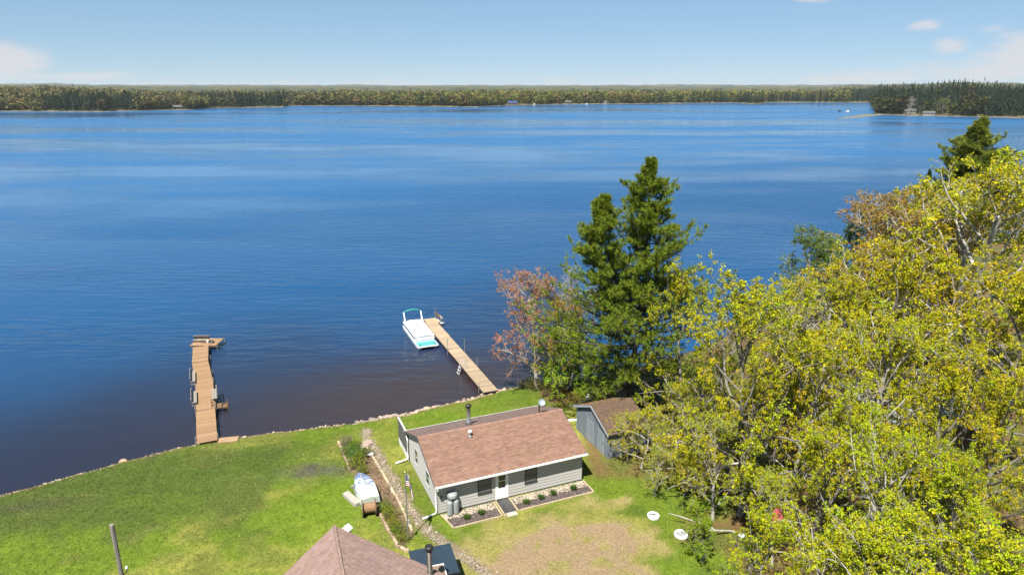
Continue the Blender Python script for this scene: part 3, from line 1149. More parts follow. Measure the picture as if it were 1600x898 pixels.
def tree(kind, name, label, px, py, Y, col, wide=1.0, rz=None, cat='tree', group=None, dx=0.0):
    """stand a tree at depth Y whose top shows at px, py"""
    top = at_y(px, py, Y)
    x = float(top[0]) + dx
    g = zg1(x, Y)
    wood, leaves, h0 = PROTO[kind]
    s = (float(top[2]) - g) / h0
    rz = random.uniform(0, 6.28) if rz is None else rz
    t = thing(name, label, cat, (x, Y, g), rz, group)
    t.scale = (s * wide, s * wide, s)
    if group is None:
        t['group'] = {'pine_twin': 'pines', 'pine_single': 'pines'}.get(kind, 'spring hardwoods on the near shore')
    obj('trunk', wood, t)
    tag(obj('crown', leaves, t), color=col)
    return t


T = tree


def low_boughs(t, lines):
    """long pale limbs hanging towards the lawn"""
    bpy.context.view_layer.update()
    inv = t.matrix_world.inverted()
    for pts, r in lines:
        P = [inv @ Vector([float(q) for q in at_y(px, py, Y)]) for px, py, Y in pts]
        k = 1 / t.scale.x
        rs = [(r * (1 - .75 * i / (len(P) - 1)) + (.012 if i % 2 else 0)) * k for i in range(len(P))]
        MB().tube(P, rs, 7).build('limb', BARK_PALE, t, smooth_=True)


# the point beside the shed
T('pine_twin', 'pine_tree', 'tall dark green pine with two tops rising against the lake', 1020, 240, 58.8, C_PINE, 1.0, 0, dx=-1.0)
T('maple', 'maple_tree', 'sparse maple with pinkish red buds leaning over the water', 822, 416, 66.5, C_RED, 1.15, 1.2, dx=1.2)
T('maple', 'maple_tree', 'small orange gold tree between the red budded maple and the pine', 878, 450, 66, (.42, .26, .014), 1.0, 4)
T('bare', 'bare_tree', 'bare grey tree showing behind the orange gold tree', 908, 405, 69, (.25, .17, .09), 1.0, 1)
T('bush', 'young_tree', 'low bright green tree at the foot of the twin pine', 888, 498, 63, C_FRESH, 1.25, 2)
T('bush', 'young_tree', 'bright green sapling hugging the lower left of the pine', 930, 548, 60.5, C_FRESH, 1.1, 5)
# right of the pine, back to front
T('oak_b', 'oak_tree', 'yellow green oak just right of the twin pine', 1098, 402, 53, C_OAK2, .85, .5)
BIG = T('oak_a', 'oak_tree', 'big pale yellow oak with thick grey trunk beside the white rings', 1172, 398, 42.5, C_OAK2, .95, 2.1, dx=1.2)
T('birch', 'birch_tree', 'slim yellow tree right of the big pale oak at the water', 1226, 425, 50, C_OAK, .8, 1)
T('bare', 'bare_tree', 'bare pale tree in the gap where blue water shows', 1246, 428, 55, (.25, .22, .05), .9, 3)
T('birch', 'birch_tree', 'soft green birch at the left end of the far tree line', 1342, 318, 78, C_GREEN, 1.25, .7)
T('birch', 'birch_tree', 'lower green birch in front of the tree line end', 1310, 372, 70, C_GREEN, 1.3, 2.7)
T('maple', 'maple_tree', 'orange brown maple at the top left of the far tree line', 1398, 287, 77, C_ORANGE, 1.15, 1.9)
T('maple', 'maple_tree', 'rusty gold maple left of the far crooked pine', 1470, 268, 73, C_GOLD, 1.25, 3.3)
T('pine_single', 'spruce_tree', 'small dark spruce tip poking out of the gold maples', 1456, 262, 79, (.035, .06, .014), .5, 2)
T('pine_crooked', 'pine_tree', 'crooked pine topping the skyline at the right edge', 1543, 178, 76, C_PINE2, 1.25, 1.2)
T('maple', 'maple_tree', 'gold crown low in front of the crooked pine', 1530, 285, 64, C_GOLD, 1.25, 5.1)
T('oak_c', 'oak_tree', 'tall yellow oak at the right edge below the crooked pine', 1592, 226, 57, C_OAK, 1.0, .4)
T('oak_a', 'oak_tree', 'yellow oak with pale twisted boughs reaching left over the water', 1340, 398, 53, C_OAK, 1.0, 3.6)
T('oak_c', 'oak_tree', 'golden oak in the middle of the wood below the orange maples', 1430, 362, 55, C_GOLD, 1.0, 5.5)
T('oak_b', 'oak_tree', 'broad yellow oak in the middle right of the wood', 1515, 372, 49, C_OAK, 1.0, 1.5)
T('oak_a', 'oak_tree', 'yellow oak cut by the right edge at mid height', 1606, 380, 44, C_OAK, .95, 4.4)
T('oak_c', 'oak_tree', 'yellow oak standing before the grey green roof', 1268, 490, 44, C_OAK, .8, 2.4)
T('oak_c', 'oak_tree', 'open oak with white boughs over the grey green roof', 1400, 470, 44, C_OAK2, .9, .9)
T('oak_b', 'oak_tree', 'dense yellow oak right of the open white boughed oak', 1490, 500, 40, C_OAK, .85, 3.0)
T('oak_a', 'oak_tree', 'low yellow oak at the right edge, second from the bottom corner', 1592, 545, 36, C_OAK, .8, .2)
T('oak_b', 'oak_tree', 'lime yellow oak behind the red chairs', 1300, 590, 38, C_LIME, .75, 5.0)
T('oak_c', 'oak_tree', 'lime yellow oak in the lower middle of the wood', 1400, 640, 33, C_LIME, .75, 1.1)
T('oak_a', 'oak_tree', 'lime yellow oak near the bottom right corner', 1510, 665, 30, C_LIME, .7, 3.9)
T('oak_b', 'young_tree', 'bright lime crown at the bottom edge below the red chairs', 1245, 805, 29, C_LIME, 1.0, .6)
T('oak_c', 'young_tree', 'bright lime crown at the bottom edge, second from the red chairs', 1365, 790, 28, C_LIME, 1.1, 2.2)
T('oak_a', 'young_tree', 'lime yellow crown filling the bottom right corner', 1555, 780, 26, C_LIME, 1.2, 4.6)
T('oak_b', 'young_tree', 'lime crown at the bottom edge left of the corner crown', 1460, 815, 27, C_LIME, 1.1, 1.6)
T('oak_c', 'young_tree', 'olive leaved young oak hanging over the blue grey shed', 1000, 634, 49, C_OAK, 1.25, 3.1, dx=.4)
T('bush', 'young_tree', 'thin green shrub tree behind the white rings', 1075, 700, 45, C_OAK2, 1.0, .3)
T('bush', 'young_tree', 'small green shrub right of the lower white ring', 1105, 800, 37.5, C_FRESH, .9, 2.3)
T('maple', 'young_tree', 'thin yellow sapling right in front of the blue shed', 985, 640, 50, C_OAK, 1.0, 1.4)
T('oak_c', 'oak_tree', 'small yellow oak in the shade right of the shed', 1060, 590, 48.5, C_OAK2, .8, 2.9)
T('maple', 'young_tree', 'leafy yellow sapling between the shed and the white rings', 1028, 692, 45, C_OAK2, 1.0, 4.1)
T('maple', 'young_tree', 'yellow green sapling left of the thick grey oak trunk', 1130, 640, 42, C_OAK2, 1.0, .9)
T('oak_c', 'young_tree', 'lime sapling in front of the red chairs', 1225, 735, 37, C_LIME, .95, 5.4)
T('maple', 'young_tree', 'lime sapling at the bottom edge beside the stump', 1172, 835, 33, C_LIME, .9, 3.5)
T('oak_b', 'oak_tree', 'yellow oak behind the lime sapling and right of the thick trunk', 1235, 560, 41, C_OAK, .75, 1.8)
T('birch', 'birch_tree', 'wispy green tree against the water left of the pale boughed oak', 1290, 350, 74, C_GREEN, 1.1, 4.0)
T('maple', 'maple_tree', 'orange tinged maple in the far tree line between birch and gold maple', 1435, 300, 68, C_ORANGE, 1.2, .2)
low_boughs(BIG, (([(1192, 800, 42), (1168, 836, 41), (1140, 829, 40.5), (1112, 828, 40), (1090, 826, 39.6), (1070, 830, 39.2)], .10),
                 ([(1120, 830, 40.2), (1104, 818, 40.6), (1085, 814, 41), (1062, 806, 41.4), (1044, 801, 41.6)], .06),
                 ([(1188, 770, 42), (1165, 722, 42), (1135, 725, 43), (1110, 734, 43.5), (1078, 748, 44), (1042, 764, 44.4)], .10),
                 ([(1180, 735, 42.2), (1150, 728, 43.2), (1100, 735, 45), (1050, 731, 46.3), (1004, 735, 47)], .09),
                 ([(1195, 790, 42), (1130, 700, 43), (1104, 690, 44), (1090, 668, 45)], .08)))


# ------------------------------------------------------------------ coloured pieces and shingles
class CB:
    """boxes with a colour each, one mesh"""

    def __init__(s):
        s.V, s.F, s.C = [], [], []

    def box(s, c, size, mtx=None, col=(1, 1, 1), taper=1.0):
        x, y, z = (q / 2 for q in size)
        vs = [(-x, -y, -z), (x, -y, -z), (x, y, -z), (-x, y, -z), (-x * taper, -y * taper, z), (x * taper, -y * taper, z), (x * taper, y * taper, z), (-x * taper, y * taper, z)]
        n = len(s.V)
        for v in vs:
            v = Vector(v)
            if mtx is not None:
                v = mtx @ v
            s.V.append(tuple(v + Vector(c)))
            s.C.append(col)
        s.F += [tuple(n + i for i in f) for f in ((3, 2, 1, 0), (4, 5, 6, 7), (0, 1, 5, 4), (1, 2, 6, 5), (2, 3, 7, 6), (3, 0, 4, 7))]

    def build(s, name, material, parent=None, loc=None, rz=None):
        return obj(name, np_mesh(name, np.array(s.V), np.array(s.F), material, {'Col': ('POINT', np.array(s.C))}), parent, loc, rz)


SHINGLE = col_mat('shingle', .95, 26, .25, .3, spec=.15)
PLANK = col_mat('plank', .85, 9, .22, .25, spec=.25)


def shingles(name, parent, o, u, v, span, Lv, base, seed, tab=.33, course=.145, var=.16):
    """tabs in staggered courses on a roof plane; o = eave corner, u along the eave, v up the slope, span(v) -> (u0, u1)"""
    rng = np.random.default_rng(seed)
    o, u, v = (np.array(q, float) for q in (o, u, v))
    u, v = u / np.linalg.norm(u), v / np.linalg.norm(v)
    w = np.cross(u, v)
    V, F, C = [], [], []
    nc = int(Lv / course)
    for k in range(nc):
        v0 = k * course
        a, b = span(v0 + course * .5)
        if b - a < .1:
            continue
        e = a - (k % 2) * tab * .5 - rng.uniform(0, .06)
        ccol = rng.uniform(.93, 1.07)
        while e < b:
            p, q = max(e + .007, a), min(e + tab - .007, b)
            e += tab
            if q - p < .03:
                continue
            t = .016 + rng.uniform(0, .006)
            vv0, vv1 = v0 + rng.uniform(-.008, .008), min(v0 + course * 1.25, Lv)
            n = len(V)
            for (uu, vx, h) in ((p, vv0, 0), (q, vv0, 0), (p, vv0, t), (q, vv0, t), (q, vv1, .003), (p, vv1, .003)):
                V.append(o + u * uu + v * vx + w * (h + .004))
            F += [(n, n + 1, n + 3, n + 2), (n + 2, n + 3, n + 4, n + 5)]
            f = ccol * rng.uniform(1 - var, 1 + var)
            C += [np.array(base) * f * np.array([1, 1 + rng.uniform(-.05, .05), 1 + rng.uniform(-.08, .08)])] * 2
    me = np_mesh(name, np.array(V), np.array(F), SHINGLE, {'Col': ('FACE', np.array(C))})
    return tag(obj(name, me, parent), kind='stuff')


WHITE = mat('white_paint', (.74, .75, .75), .45, .05, 1.5)
WHITE_W = mat('white_worn', (.66, .67, .66), .55, .12, 2.5, stain=.18)
GREY_SIDE = mat('siding_grey', (.59, .575, .54), .7, .06, 1.2, stretch=(.3, .3, 3))
PALEFR = mat('pale_frame', (.50, .52, .54), .5, .05)
DARK_FR = mat('dark_frame', (.045, .045, .05), .5, .1)
GLASS = mat('window_glass', (.02, .025, .03), .06, .2, .8, spec=.8)
SCREEN = mat('window_screen', (.16, .165, .165), .5, .15, 3)
STEEL = mat('galvanised', (.42, .43, .44), .42, .15, 4, metal=.6)
BLACKM = mat('black_metal', (.03, .03, .032), .5, .2, 4, metal=.2)
CONC = mat('concrete', (.36, .34, .30), .9, .15, 3, bump=.2)
DECKING = mat('roof_deck', (.16, .10, .08), .9, .1)
TANK = mat('tank_grey', (.40, .435, .43), .45, .08, 2, stain=.12)
TIMBER = mat('edging_timber', (.52, .41, .26), .8, .18, 3, stretch=(1, 1, 1))
STONE = col_mat('stone', .9, 5, .25, .4)

# ------------------------------------------------------------------ the cabin
CA = R(22.64)
CLOC = (-5.32, 42.61, 1.5)


def cabin_world(x, y, z=0):
    return (CLOC[0] + x * math.cos(CA) - y * math.sin(CA), CLOC[1] + x * math.sin(CA) + y * math.cos(CA), CLOC[2] + z)


def siding(wall, length, axis, z_top, exposure=.245, z0=.16, mirror=False, mtl=None):
    """lap boards on a wall plane; axis 'x' runs along +x at y=0, axis 'y' along +y at x=0; z_top(s0, s1) clips under the gable"""
    k, z = 0, z0
    while True:
        z1 = z + exposure + .02
        s0, s1 = z_top(z + exposure * .9)
        if s1 - s0 < .25:
            break
        b = MB()
        out0, out1 = .034, .012
        for (s, t) in ((s0, s1),):
            pts = [(s, out0, z), (t, out0, z), (t, out1, z1), (s, out1, z1), (s, 0, z), (t, 0, z), (t, 0, z1), (s, 0, z1)]
            if axis == 'x':
                vs = [(p, -o, h) for p, o, h in pts]
                fs = [(0, 1, 2, 3), (5, 4, 7, 6), (4, 5, 1, 0), (3, 2, 6, 7), (4, 0, 3, 7), (1, 5, 6, 2)]
            else:
                vs = [(-o, p, h) for p, o, h in pts]
                fs = [(3, 2, 1, 0), (6, 7, 4, 5), (0, 1, 5, 4), (7, 6, 2, 3), (7, 3, 0, 4), (2, 6, 5, 1)]
            b.add(vs, fs)
        b.build('siding_board', mtl or GREY_SIDE, wall)
        z += exposure
        k += 1


def win(parent, x, z, w, h, axis, frame_m, trim=.07, sash=True, pane_m=None):
    """window proud of the wall: frame, pane, sill"""
    def B(x0, x1, d0, d1, z0, z1):
        m = MB()
        if axis == 'x':
            return m.box(x0, x1, -d1, -d0, z0, z1)
        return m.box(-d1, -d0, x0, x1, z0, z1)
    f = MB()
    for q in (B(x - trim, x, .0, .065, z - trim, z + h + trim), B(x + w, x + w + trim, .0, .065, z - trim, z + h + trim), B(x, x + w, .0, .063, z + h, z + h + trim), B(x, x + w, .0, .063, z - trim, z)):
        f.add(q.v, q.f)
    t = f.build('window', frame_m, parent)
    g = B(x, x + w, .0, .045, z, z + h)
    g.build('pane', pane_m or GLASS, t)
    if sash:
        B(x + .001, x + w - .001, .02, .056, z + h * .5 - .025, z + h * .5 + .025).build('sash', frame_m, t)
    B(x - trim - .03, x + w + trim + .03, .0, .10, z - trim - .05, z - trim - .002).build('sill', frame_m, t)
    return t


def build_cabin():
    W, D, ZE, ZR, YR = 11.6, 7.94, 2.60, 4.24, 4.1
    OF, OL, OR = .46, .28, .24
    c = thing('cabin', 'single storey grey cabin with reddish brown shingle roof by the lake', 'cabin', CLOC, CA)
    sl_f, sl_b = (ZR - ZE) / (YR + OF), (ZR - ZE) / (D + OF - YR)
    roof_z = lambda y: (ZE + (y + OF) * sl_f) if y < YR else (ZE + (D + OF - y) * sl_b)
    wf = MB().box(0, W, .0, .12, .1, ZE + sl_f * OF - .12).build('wall', GREY_SIDE, c)
    siding(wf, W, 'x', lambda z: (0.0, W) if z < ZE + .02 else (0, 0))
    # gable wall, left
    g = [(0, .1), (D, .1), (D, roof_z(D) - .12), (YR, ZR - .14), (0, roof_z(0) - .12)]
    for x0, sgn in ((0.0, 1), (W - .12, -1)):
        b = MB()
        b.add([(x0, y, z) for y, z in g] + [(x0 + .12, y, z) for y, z in g], [(0, 1, 2, 3, 4), (9, 8, 7, 6, 5)] + [(i, 5 + i, 5 + (i + 1) % 5, (i + 1) % 5) for i in range(5)])
        wl = b.build('wall', GREY_SIDE, c)
        if sgn == 1:
            def lim(z):
                z += .15
                lo = 0.0 if z < roof_z(0) else (z - ZE) / sl_f - OF
                hi = D if z < roof_z(D) else D + OF - (z - ZE) / sl_b
                return lo, hi
            siding(wl, D, 'y', lim)
            win(wl, 2.0, 1.15, .75, 1.0, 'y', PALEFR, .05)
            win(wl, 5.2, 1.15, .75, 1.15, 'y', PALEFR, .05)
    MB().box(0, W, D - .12, D - .001, .1, roof_z(D) - .12).build('wall', GREY_SIDE, c)
    MB().box(.02, W - .02, .02, D - .02, -.4, .1).build('foundation', CONC, c)
    cb = MB()
    cb.box(-.045, .06, -.045, -.002, .12, 2.62)
    cb.box(-.044, -.002, -.001, .07, .12, 2.62)
    cb.build('corner_board', GREY_SIDE, c)
    MB().box(W - .06, W + .04, -.045, -.002, .12, 2.62).build('corner_board', GREY_SIDE, c)
    # roof
    t = .11
    A0, A1 = (-OL, -OF, ZE), (W + OR, -OF, ZE)
    R0, R1 = (-OL, YR, ZR), (W + OR, YR, ZR)
    B0, B1 = (-OL, D + OF, ZE), (W + OR, D + OF, ZE)
    rf = MB()
    rf.slab([A0, A1, R1, R0], t)
    rf.slab([R0, R1, B1, B0], t)
    roof = rf.build('roof', DECKING, c)
    Lf = math.hypot(YR + OF, ZR - ZE)
    Lb = math.hypot(D + OF - YR, ZR - ZE)
    LW = W + OL + OR
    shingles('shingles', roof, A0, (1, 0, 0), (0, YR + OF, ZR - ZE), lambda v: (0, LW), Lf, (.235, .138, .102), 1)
    shingles('shingles', roof, B1, (-1, 0, 0), (0, -(D + OF - YR), ZR - ZE), lambda v: (0, LW), Lb, (.165, .118, .105), 2)  # back slope: its shade is put into darker, greyer shingle colour
    rc = CB()
    rng = random.Random(4)
    x = -OL
    while x < W + OR - .05:
        for s in (-1, 1):
            sl = sl_f if s < 0 else -sl_b
            rc.box((x + .15, YR + s * .075, ZR + .018 - .075 * abs(sl)), (.31, .17, .02), Matrix.Rotation(math.atan(sl), 3, 'X') @ Matrix.Rotation(R(1.2), 3, 'Y'), np.array((.265, .155, .12)) * rng.uniform(.85, 1.12))
        x += .29
    tag(rc.build('ridge_caps', SHINGLE, roof), kind='stuff')
    # gutters, fascia and rakes
    for (y0, s) in ((-OF, -1), (D + OF, 1)):
        MB().box(-OL, W + OR, min(y0, y0 + s * .02), max(y0, y0 + s * .02), ZE - .15, ZE - .012).build('fascia', WHITE, c)
        gt = MB()
        ya, yb = sorted((y0 + s * .022, y0 + s * .13))
        gt.box(-OL - .01, W + OR + .01, ya, yb, ZE - .115, ZE - .10)
        gt.box(-OL - .01, W + OR + .01, yb - .012 if s > 0 else ya, yb if s > 0 else ya + .012, ZE - .101, ZE - .02)
        gt.box(-OL - .012, -OL + .004, ya, yb, ZE - .126, ZE - .02)
        gt.box(W + OR - .004, W + OR + .012, ya, yb, ZE - .126, ZE - .02)
        gt.build('gutter', WHITE, c)
    for x0 in (-OL - .025, W + OR + .001):
        rk = MB()
        for (p, q) in (((-OF, ZE), (YR, ZR)), ((YR, ZR), (D + OF, ZE))):
            vs = [(x0, p[0], p[1] - .16), (x0, q[0], q[1] - .16), (x0, q[0], q[1] + .012), (x0, p[0], p[1] + .012)]
            rk.add(vs + [(a + .024, b, z) for a, b, z in vs], [(3, 2, 1, 0), (4, 5, 6, 7), (0, 1, 5, 4), (1, 2, 6, 5), (2, 3, 7, 6), (3, 0, 4, 7)])
        rk.build('rake_board', mat('rake_dark', (.10, .085, .08), .7, .1), c)
    so = MB()
    so.box(-OL + .01, W + OR - .01, -OF + .01, -.05, ZE - .20, ZE - .185)
    so.build('soffit', WHITE_W, c)
    # downspouts
    for yy, s in ((-OF - .075, -1), (D + OF + .075, 1)):
        d = MB()
        ywall = -.09 if s < 0 else D + .09
        d.tube([(-.10, yy, ZE - .13), (-.12, yy, ZE - .28), (-.14, ywall, ZE - .62), (-.14, ywall, .42), (-.22, ywall, .24), (-.75, ywall - .03, .14)], .052, 8)
        d.tube([(-.7, ywall - .03, .14), (-1.2, ywall - .06, .09)], .075, 8)
        d.build('downspout', WHITE, c)
    # storm door
    dx = 4.5
    fr = MB()
    fr.box(dx - .07, dx, -.06, 0, .12, 2.28)
    fr.box(dx + .88, dx + .95, -.06, 0, .12, 2.28)
    fr.box(dx, dx + .88, -.058, 0, 2.2, 2.28)
    fr.build('door_frame', WHITE, c)
    dr = MB()
    dr.box(dx, dx + .88, -.050, -.002, .14, 1.02)
    dr.box(dx, dx + .16, -.050, -.002, 1.02, 2.2)
    dr.box(dx + .72, dx + .88, -.050, -.002, 1.02, 2.2)
    dr.box(dx + .16, dx + .72, -.050, -.002, 2.08, 2.2)
    dr.box(dx + .16, dx + .72, -.048, -.002, 1.60, 1.65)
    door = dr.build('door', WHITE, c)
    MB().box(dx + .161, dx + .719, -.034, -.01, 1.021, 2.079).build('pane', GLASS, door)
    MB().tube([(dx + .80, -.05, 1.0), (dx + .80, -.10, 1.02), (dx + .80, -.10, 1.14), (dx + .80, -.05, 1.16)], .012, 6).build('handle', BLACKM, door)
    win(c, 3.1, 1.02, .95, 1.05, 'x', DARK_FR, .06, True, SCREEN)
    win(c, 6.85, 1.02, .88, 1.05, 'x', DARK_FR, .06, True, SCREEN)
    fl = MB()
    fl.lathe([(.01, 0), (.07, .02), (.085, .1), (.05, .16), (.03, .2)], 10, (0, 0), Matrix.Translation((.22, -.14, 2.12)) @ Matrix.Rotation(R(50), 4, 'X'))
    fl.build('flood_light', WHITE, c)
    mb = MB()
    mb.box(.12, .34, -.12, -.03, 1.42, 1.5)
    mb.box(.18, .27, -.11, -.03, 1.2, 1.42)
    mb.build('meter_box', mat('meter_grey', (.2, .2, .2), .6, .1), c)
    # chimney pipe and vent on the roof, near the ridge
    ch = MB()
    ch.lathe([(.26, ZR - .42), (.22, ZR - .10), (.15, ZR - .02), (.15, ZR + 1.02), (.16, ZR + 1.03)], 14, (4.22, YR + 1.15))
    p = ch.build('chimney_pipe', STEEL, roof, smooth_=True)
    cp = MB()
    cp.lathe([(.12, ZR + 1.02), (.12, ZR + 1.12), (.23, ZR + 1.13), (.23, ZR + 1.27), (.16, ZR + 1.33), (.03, ZR + 1.36)], 14, (4.22, YR + 1.15))
    cp.build('chimney_cap', BLACKM, roof)
    vp = MB()
    zz = roof_z(3.2)
    vp.lathe([(.17, zz - .06), (.15, zz + .05), (.08, zz + .10), (.08, zz + .34), (.085, zz + .35)], 12, (3.62, 3.2))
    vp.build('vent_pipe', STEEL, roof)
    vc = MB()
    vc.lathe([(.10, zz + .35), (.15, zz + .37), (.15, zz + .45), (.10, zz + .53), (.02, zz + .55)], 12, (3.62, 3.2))
    vc.build('vent_cap', WHITE, roof)
    # back deck with its privacy screen
    dk = CB()
    for k in range(22):
        dk.box((-.05 + 5.6 / 2, D + .1 + k * .145, .52), (5.6, .135, .035), None, np.array((.20, .17, .15)) * rng.uniform(.8, 1.2))
    tag(dk.build('deck_boards', PLANK, c), kind='stuff')
    for yy in (D + .35, D + 3.2):
        for xx in (.0, 2.7, 5.4):
            MB().box(xx, xx + .1, yy, yy + .1, -.3, .50).build('deck_post', WHITE_W, c)
    sc_m = mat('screen_grey', (.11, .105, .10), .8, .15, 3)
    for k in range(11):
        z0 = .62 + k * .165
        MB().box(-.14, -.11, D + .05, D + 3.3, z0, z0 + .155).build('screen_slat', sc_m, c)
    for yy in (D + .04, D + 1.65, D + 3.28):
        MB().box(-.11, -.02, yy, yy + .09, .50, 2.5).build('screen_post', sc_m, c)
    MB().box(-.16, -.04, D + .02, D + 3.4, 2.45, 2.50).build('screen_rail', WHITE_W, c)
    MB().box(-.13, -.10, D + .05, D + 3.3, .02, .60).build('skirt_board', WHITE_W, c)
    return c


build_cabin()


# satellite dish on the roof ridge
def build_dish():
    x, y, z = cabin_world(9.95, 4.3, 4.12)
    t = thing('satellite_dish', 'pale satellite dish on a black post at the end of the cabin ridge', 'dish', (x, y, z), CA)
    MB().tube([(0, 0, -.05), (0, 0, .78), (.06, .03, .92)], .055, 8).build('post', BLACKM, t)
    MB().box(-.16, .16, -.16, .16, -.10, .0).build('mount', BLACKM, t)
    d = MB()
    prof = [(.02, .0), (.10, .008), (.19, .03), (.27, .07), (.28, .07), (.19, .04), (.10, .018), (.02, .010)]
    d.lathe(prof, 20, (0, 0), Matrix.Translation((.20, -.02, .92)) @ Matrix.Rotation(R(52), 4, 'X') @ Matrix.Rotation(R(-8), 4, 'Y'))
    d.build('reflector', mat('dish_grey', (.36, .44, .52), .4, .05), t, smooth_=True)
    MB().tube([(.2, -.05, .62), (.25, -.34, .66), (.26, -.44, .84)], .015, 6).build('feed_arm', BLACKM, t)


build_dish()


def build_tanks():
    for k, (x, y, lab) in enumerate(((.78, -.42, 'grey upright gas cylinder nearer the white downspout'), (1.24, -.40, 'grey upright gas cylinder nearer the flower bed stones'))):
        p = cabin_world(x, y, 0)
        t = thing('gas_cylinder', lab, 'gas cylinder', (p[0], p[1], zg1(p[0], p[1])), CA, 'gas cylinders at the cabin wall')
        MB().lathe([(.17, 0), (.19, .03), (.19, .10), (.21, .12), (.215, .2), (.215, 1.02), (.20, 1.12), (.14, 1.20), (.06, 1.24)], 18).build('body', TANK, t, smooth_=True)
        cl = MB()
        cl.lathe([(.13, 1.17), (.13, 1.30), (.115, 1.30), (.115, 1.18)], 14)
        cl.build('collar', TANK, t)
    p = cabin_world(1.02, -.24, 0)
    t = thing('cylinder_hood', 'rounded grey hood above the two gas cylinders', 'hood', (p[0], p[1], zg1(p[0], p[1]) + 1.36), CA)
    h = MB()
    h.lathe([(.36, 0), (.385, .05), (.385, .24), (.34, .34), (.2, .40), (.03, .41)], 20)
    h.build('dome', TANK, t, smooth_=True)
    MB().box(-.05, .05, .06, .24, -1.3, .02).build('bracket', STEEL, t)


build_tanks()


def rock_mesh(name, seed, col, flat=.62):
    rng = np.random.default_rng(seed)
    bm = MB()
    n1, n2 = 7, 4
    V, F = [], []
    ph = rng.uniform(0, 6)
    for i in range(n2 + 1):
        th = math.pi * i / n2
        for j in range(n1):
            a = 2 * math.pi * (j + .3 * (i % 2)) / n1
            r = 1 + rng.uniform(-.2, .2) + .15 * math.sin(2 * a + ph)
            V.append((math.sin(th) * math.cos(a) * r, math.sin(th) * math.sin(a) * r * .8, math.cos(th) * flat * (1 + rng.uniform(-.12, .12))))
    for i in range(n2):
        for j in range(n1):
            F.append((i * n1 + j, (i + 1) * n1 + j, (i + 1) * n1 + (j + 1) % n1, i * n1 + (j + 1) % n1))
    return np_mesh(name, np.array(V), np.array(F), STONE, {'Col': ('POINT', np.tile(np.array(col), (len(V), 1)) * rng.uniform(.9, 1.1, (len(V), 1)))})


ROCKS = [rock_mesh('rock_%d' % i, i, c) for i, c in enumerate(((.40, .28, .20), (.34, .25, .19), (.46, .36, .27), (.30, .25, .21), (.42, .31, .26), (.24, .19, .15)))]
PEB = [rock_mesh('pebble_%d' % i, 20 + i, c) for i, c in enumerate(((.50, .44, .34), (.40, .34, .26), (.56, .52, .45)))]


def scatter_stones(name, label, P, sizes, cols, seed, parent=None):
    """many small stones as one mass"""
    rng = np.random.default_rng(seed)
    V, F, C, n0 = [], [], [], 0
    oct_v = np.array([(1, 0, 0), (0, 1, 0), (-1, 0, 0), (0, -1, 0), (0, 0, .7), (0, 0, -.7)], float)
    oct_f = np.array([(0, 1, 4), (1, 2, 4), (2, 3, 4), (3, 0, 4), (1, 0, 5), (2, 1, 5), (3, 2, 5), (0, 3, 5)])
    for p, s in zip(P, sizes):
        a = rng.uniform(0, 6.28)
        v = oct_v * rng.uniform(.7, 1.25, (6, 1)) * s * np.array([1.2, .85, .8])
        v = np.c_[v[:, 0] * math.cos(a) - v[:, 1] * math.sin(a), v[:, 0] * math.sin(a) + v[:, 1] * math.cos(a), v[:, 2]]
        V.append(v + p)
        F.append(oct_f + n0)
        n0 += 6
        C.append(np.tile(np.array(cols[rng.integers(len(cols))]) * rng.uniform(.75, 1.2), (6, 1)))
    o = obj(name, np_mesh(name, np.concatenate(V), np.concatenate(F), STONE, {'Col': ('POINT', np.concatenate(C))}), parent)
    return tag(o, label, kind='stuff')


def blades(seed, n, h, spread, w=.02, lean=.6):
    rng = np.random.default_rng(seed)
    a = rng.uniform(0, 6.283, n)
    r = rng.uniform(0, spread * .35, n)
    b = np.c_[np.cos(a) * r, np.sin(a) * r, np.zeros(n)]
    hh = h * rng.uniform(.55, 1.1, n)
    out = np.c_[np.cos(a), np.sin(a), np.zeros(n)]
    m = b + out * (spread * .35 * rng.uniform(.3, 1.2, n))[:, None] + np.c_[np.zeros((n, 2)), hh * .75]
    tip = m + out * (spread * lean * rng.uniform(.3, 1.2, n))[:, None] + np.c_[np.zeros((n, 2)), hh * rng.uniform(-.15, .3, n)]
    sd_ = np.c_[-np.sin(a), np.cos(a), np.zeros(n)] * w
    V = np.stack([b - sd_, b + sd_, m + sd_, tip, m - sd_], 1).reshape(-1, 3)
    i = np.arange(n)[:, None] * 5
    F = np.concatenate([np.c_[i, i + 1, i + 2, i + 4], np.c_[i + 4, i + 2, i + 3, i + 3]])
    F3 = np.concatenate([np.c_[i, i + 1, i + 2], np.c_[i, i + 2, i + 4], np.c_[i + 4, i + 2, i + 3]])
    return V, F3, rng.uniform(.7, 1.3, (len(F3), 1)) * np.ones((1, 3))


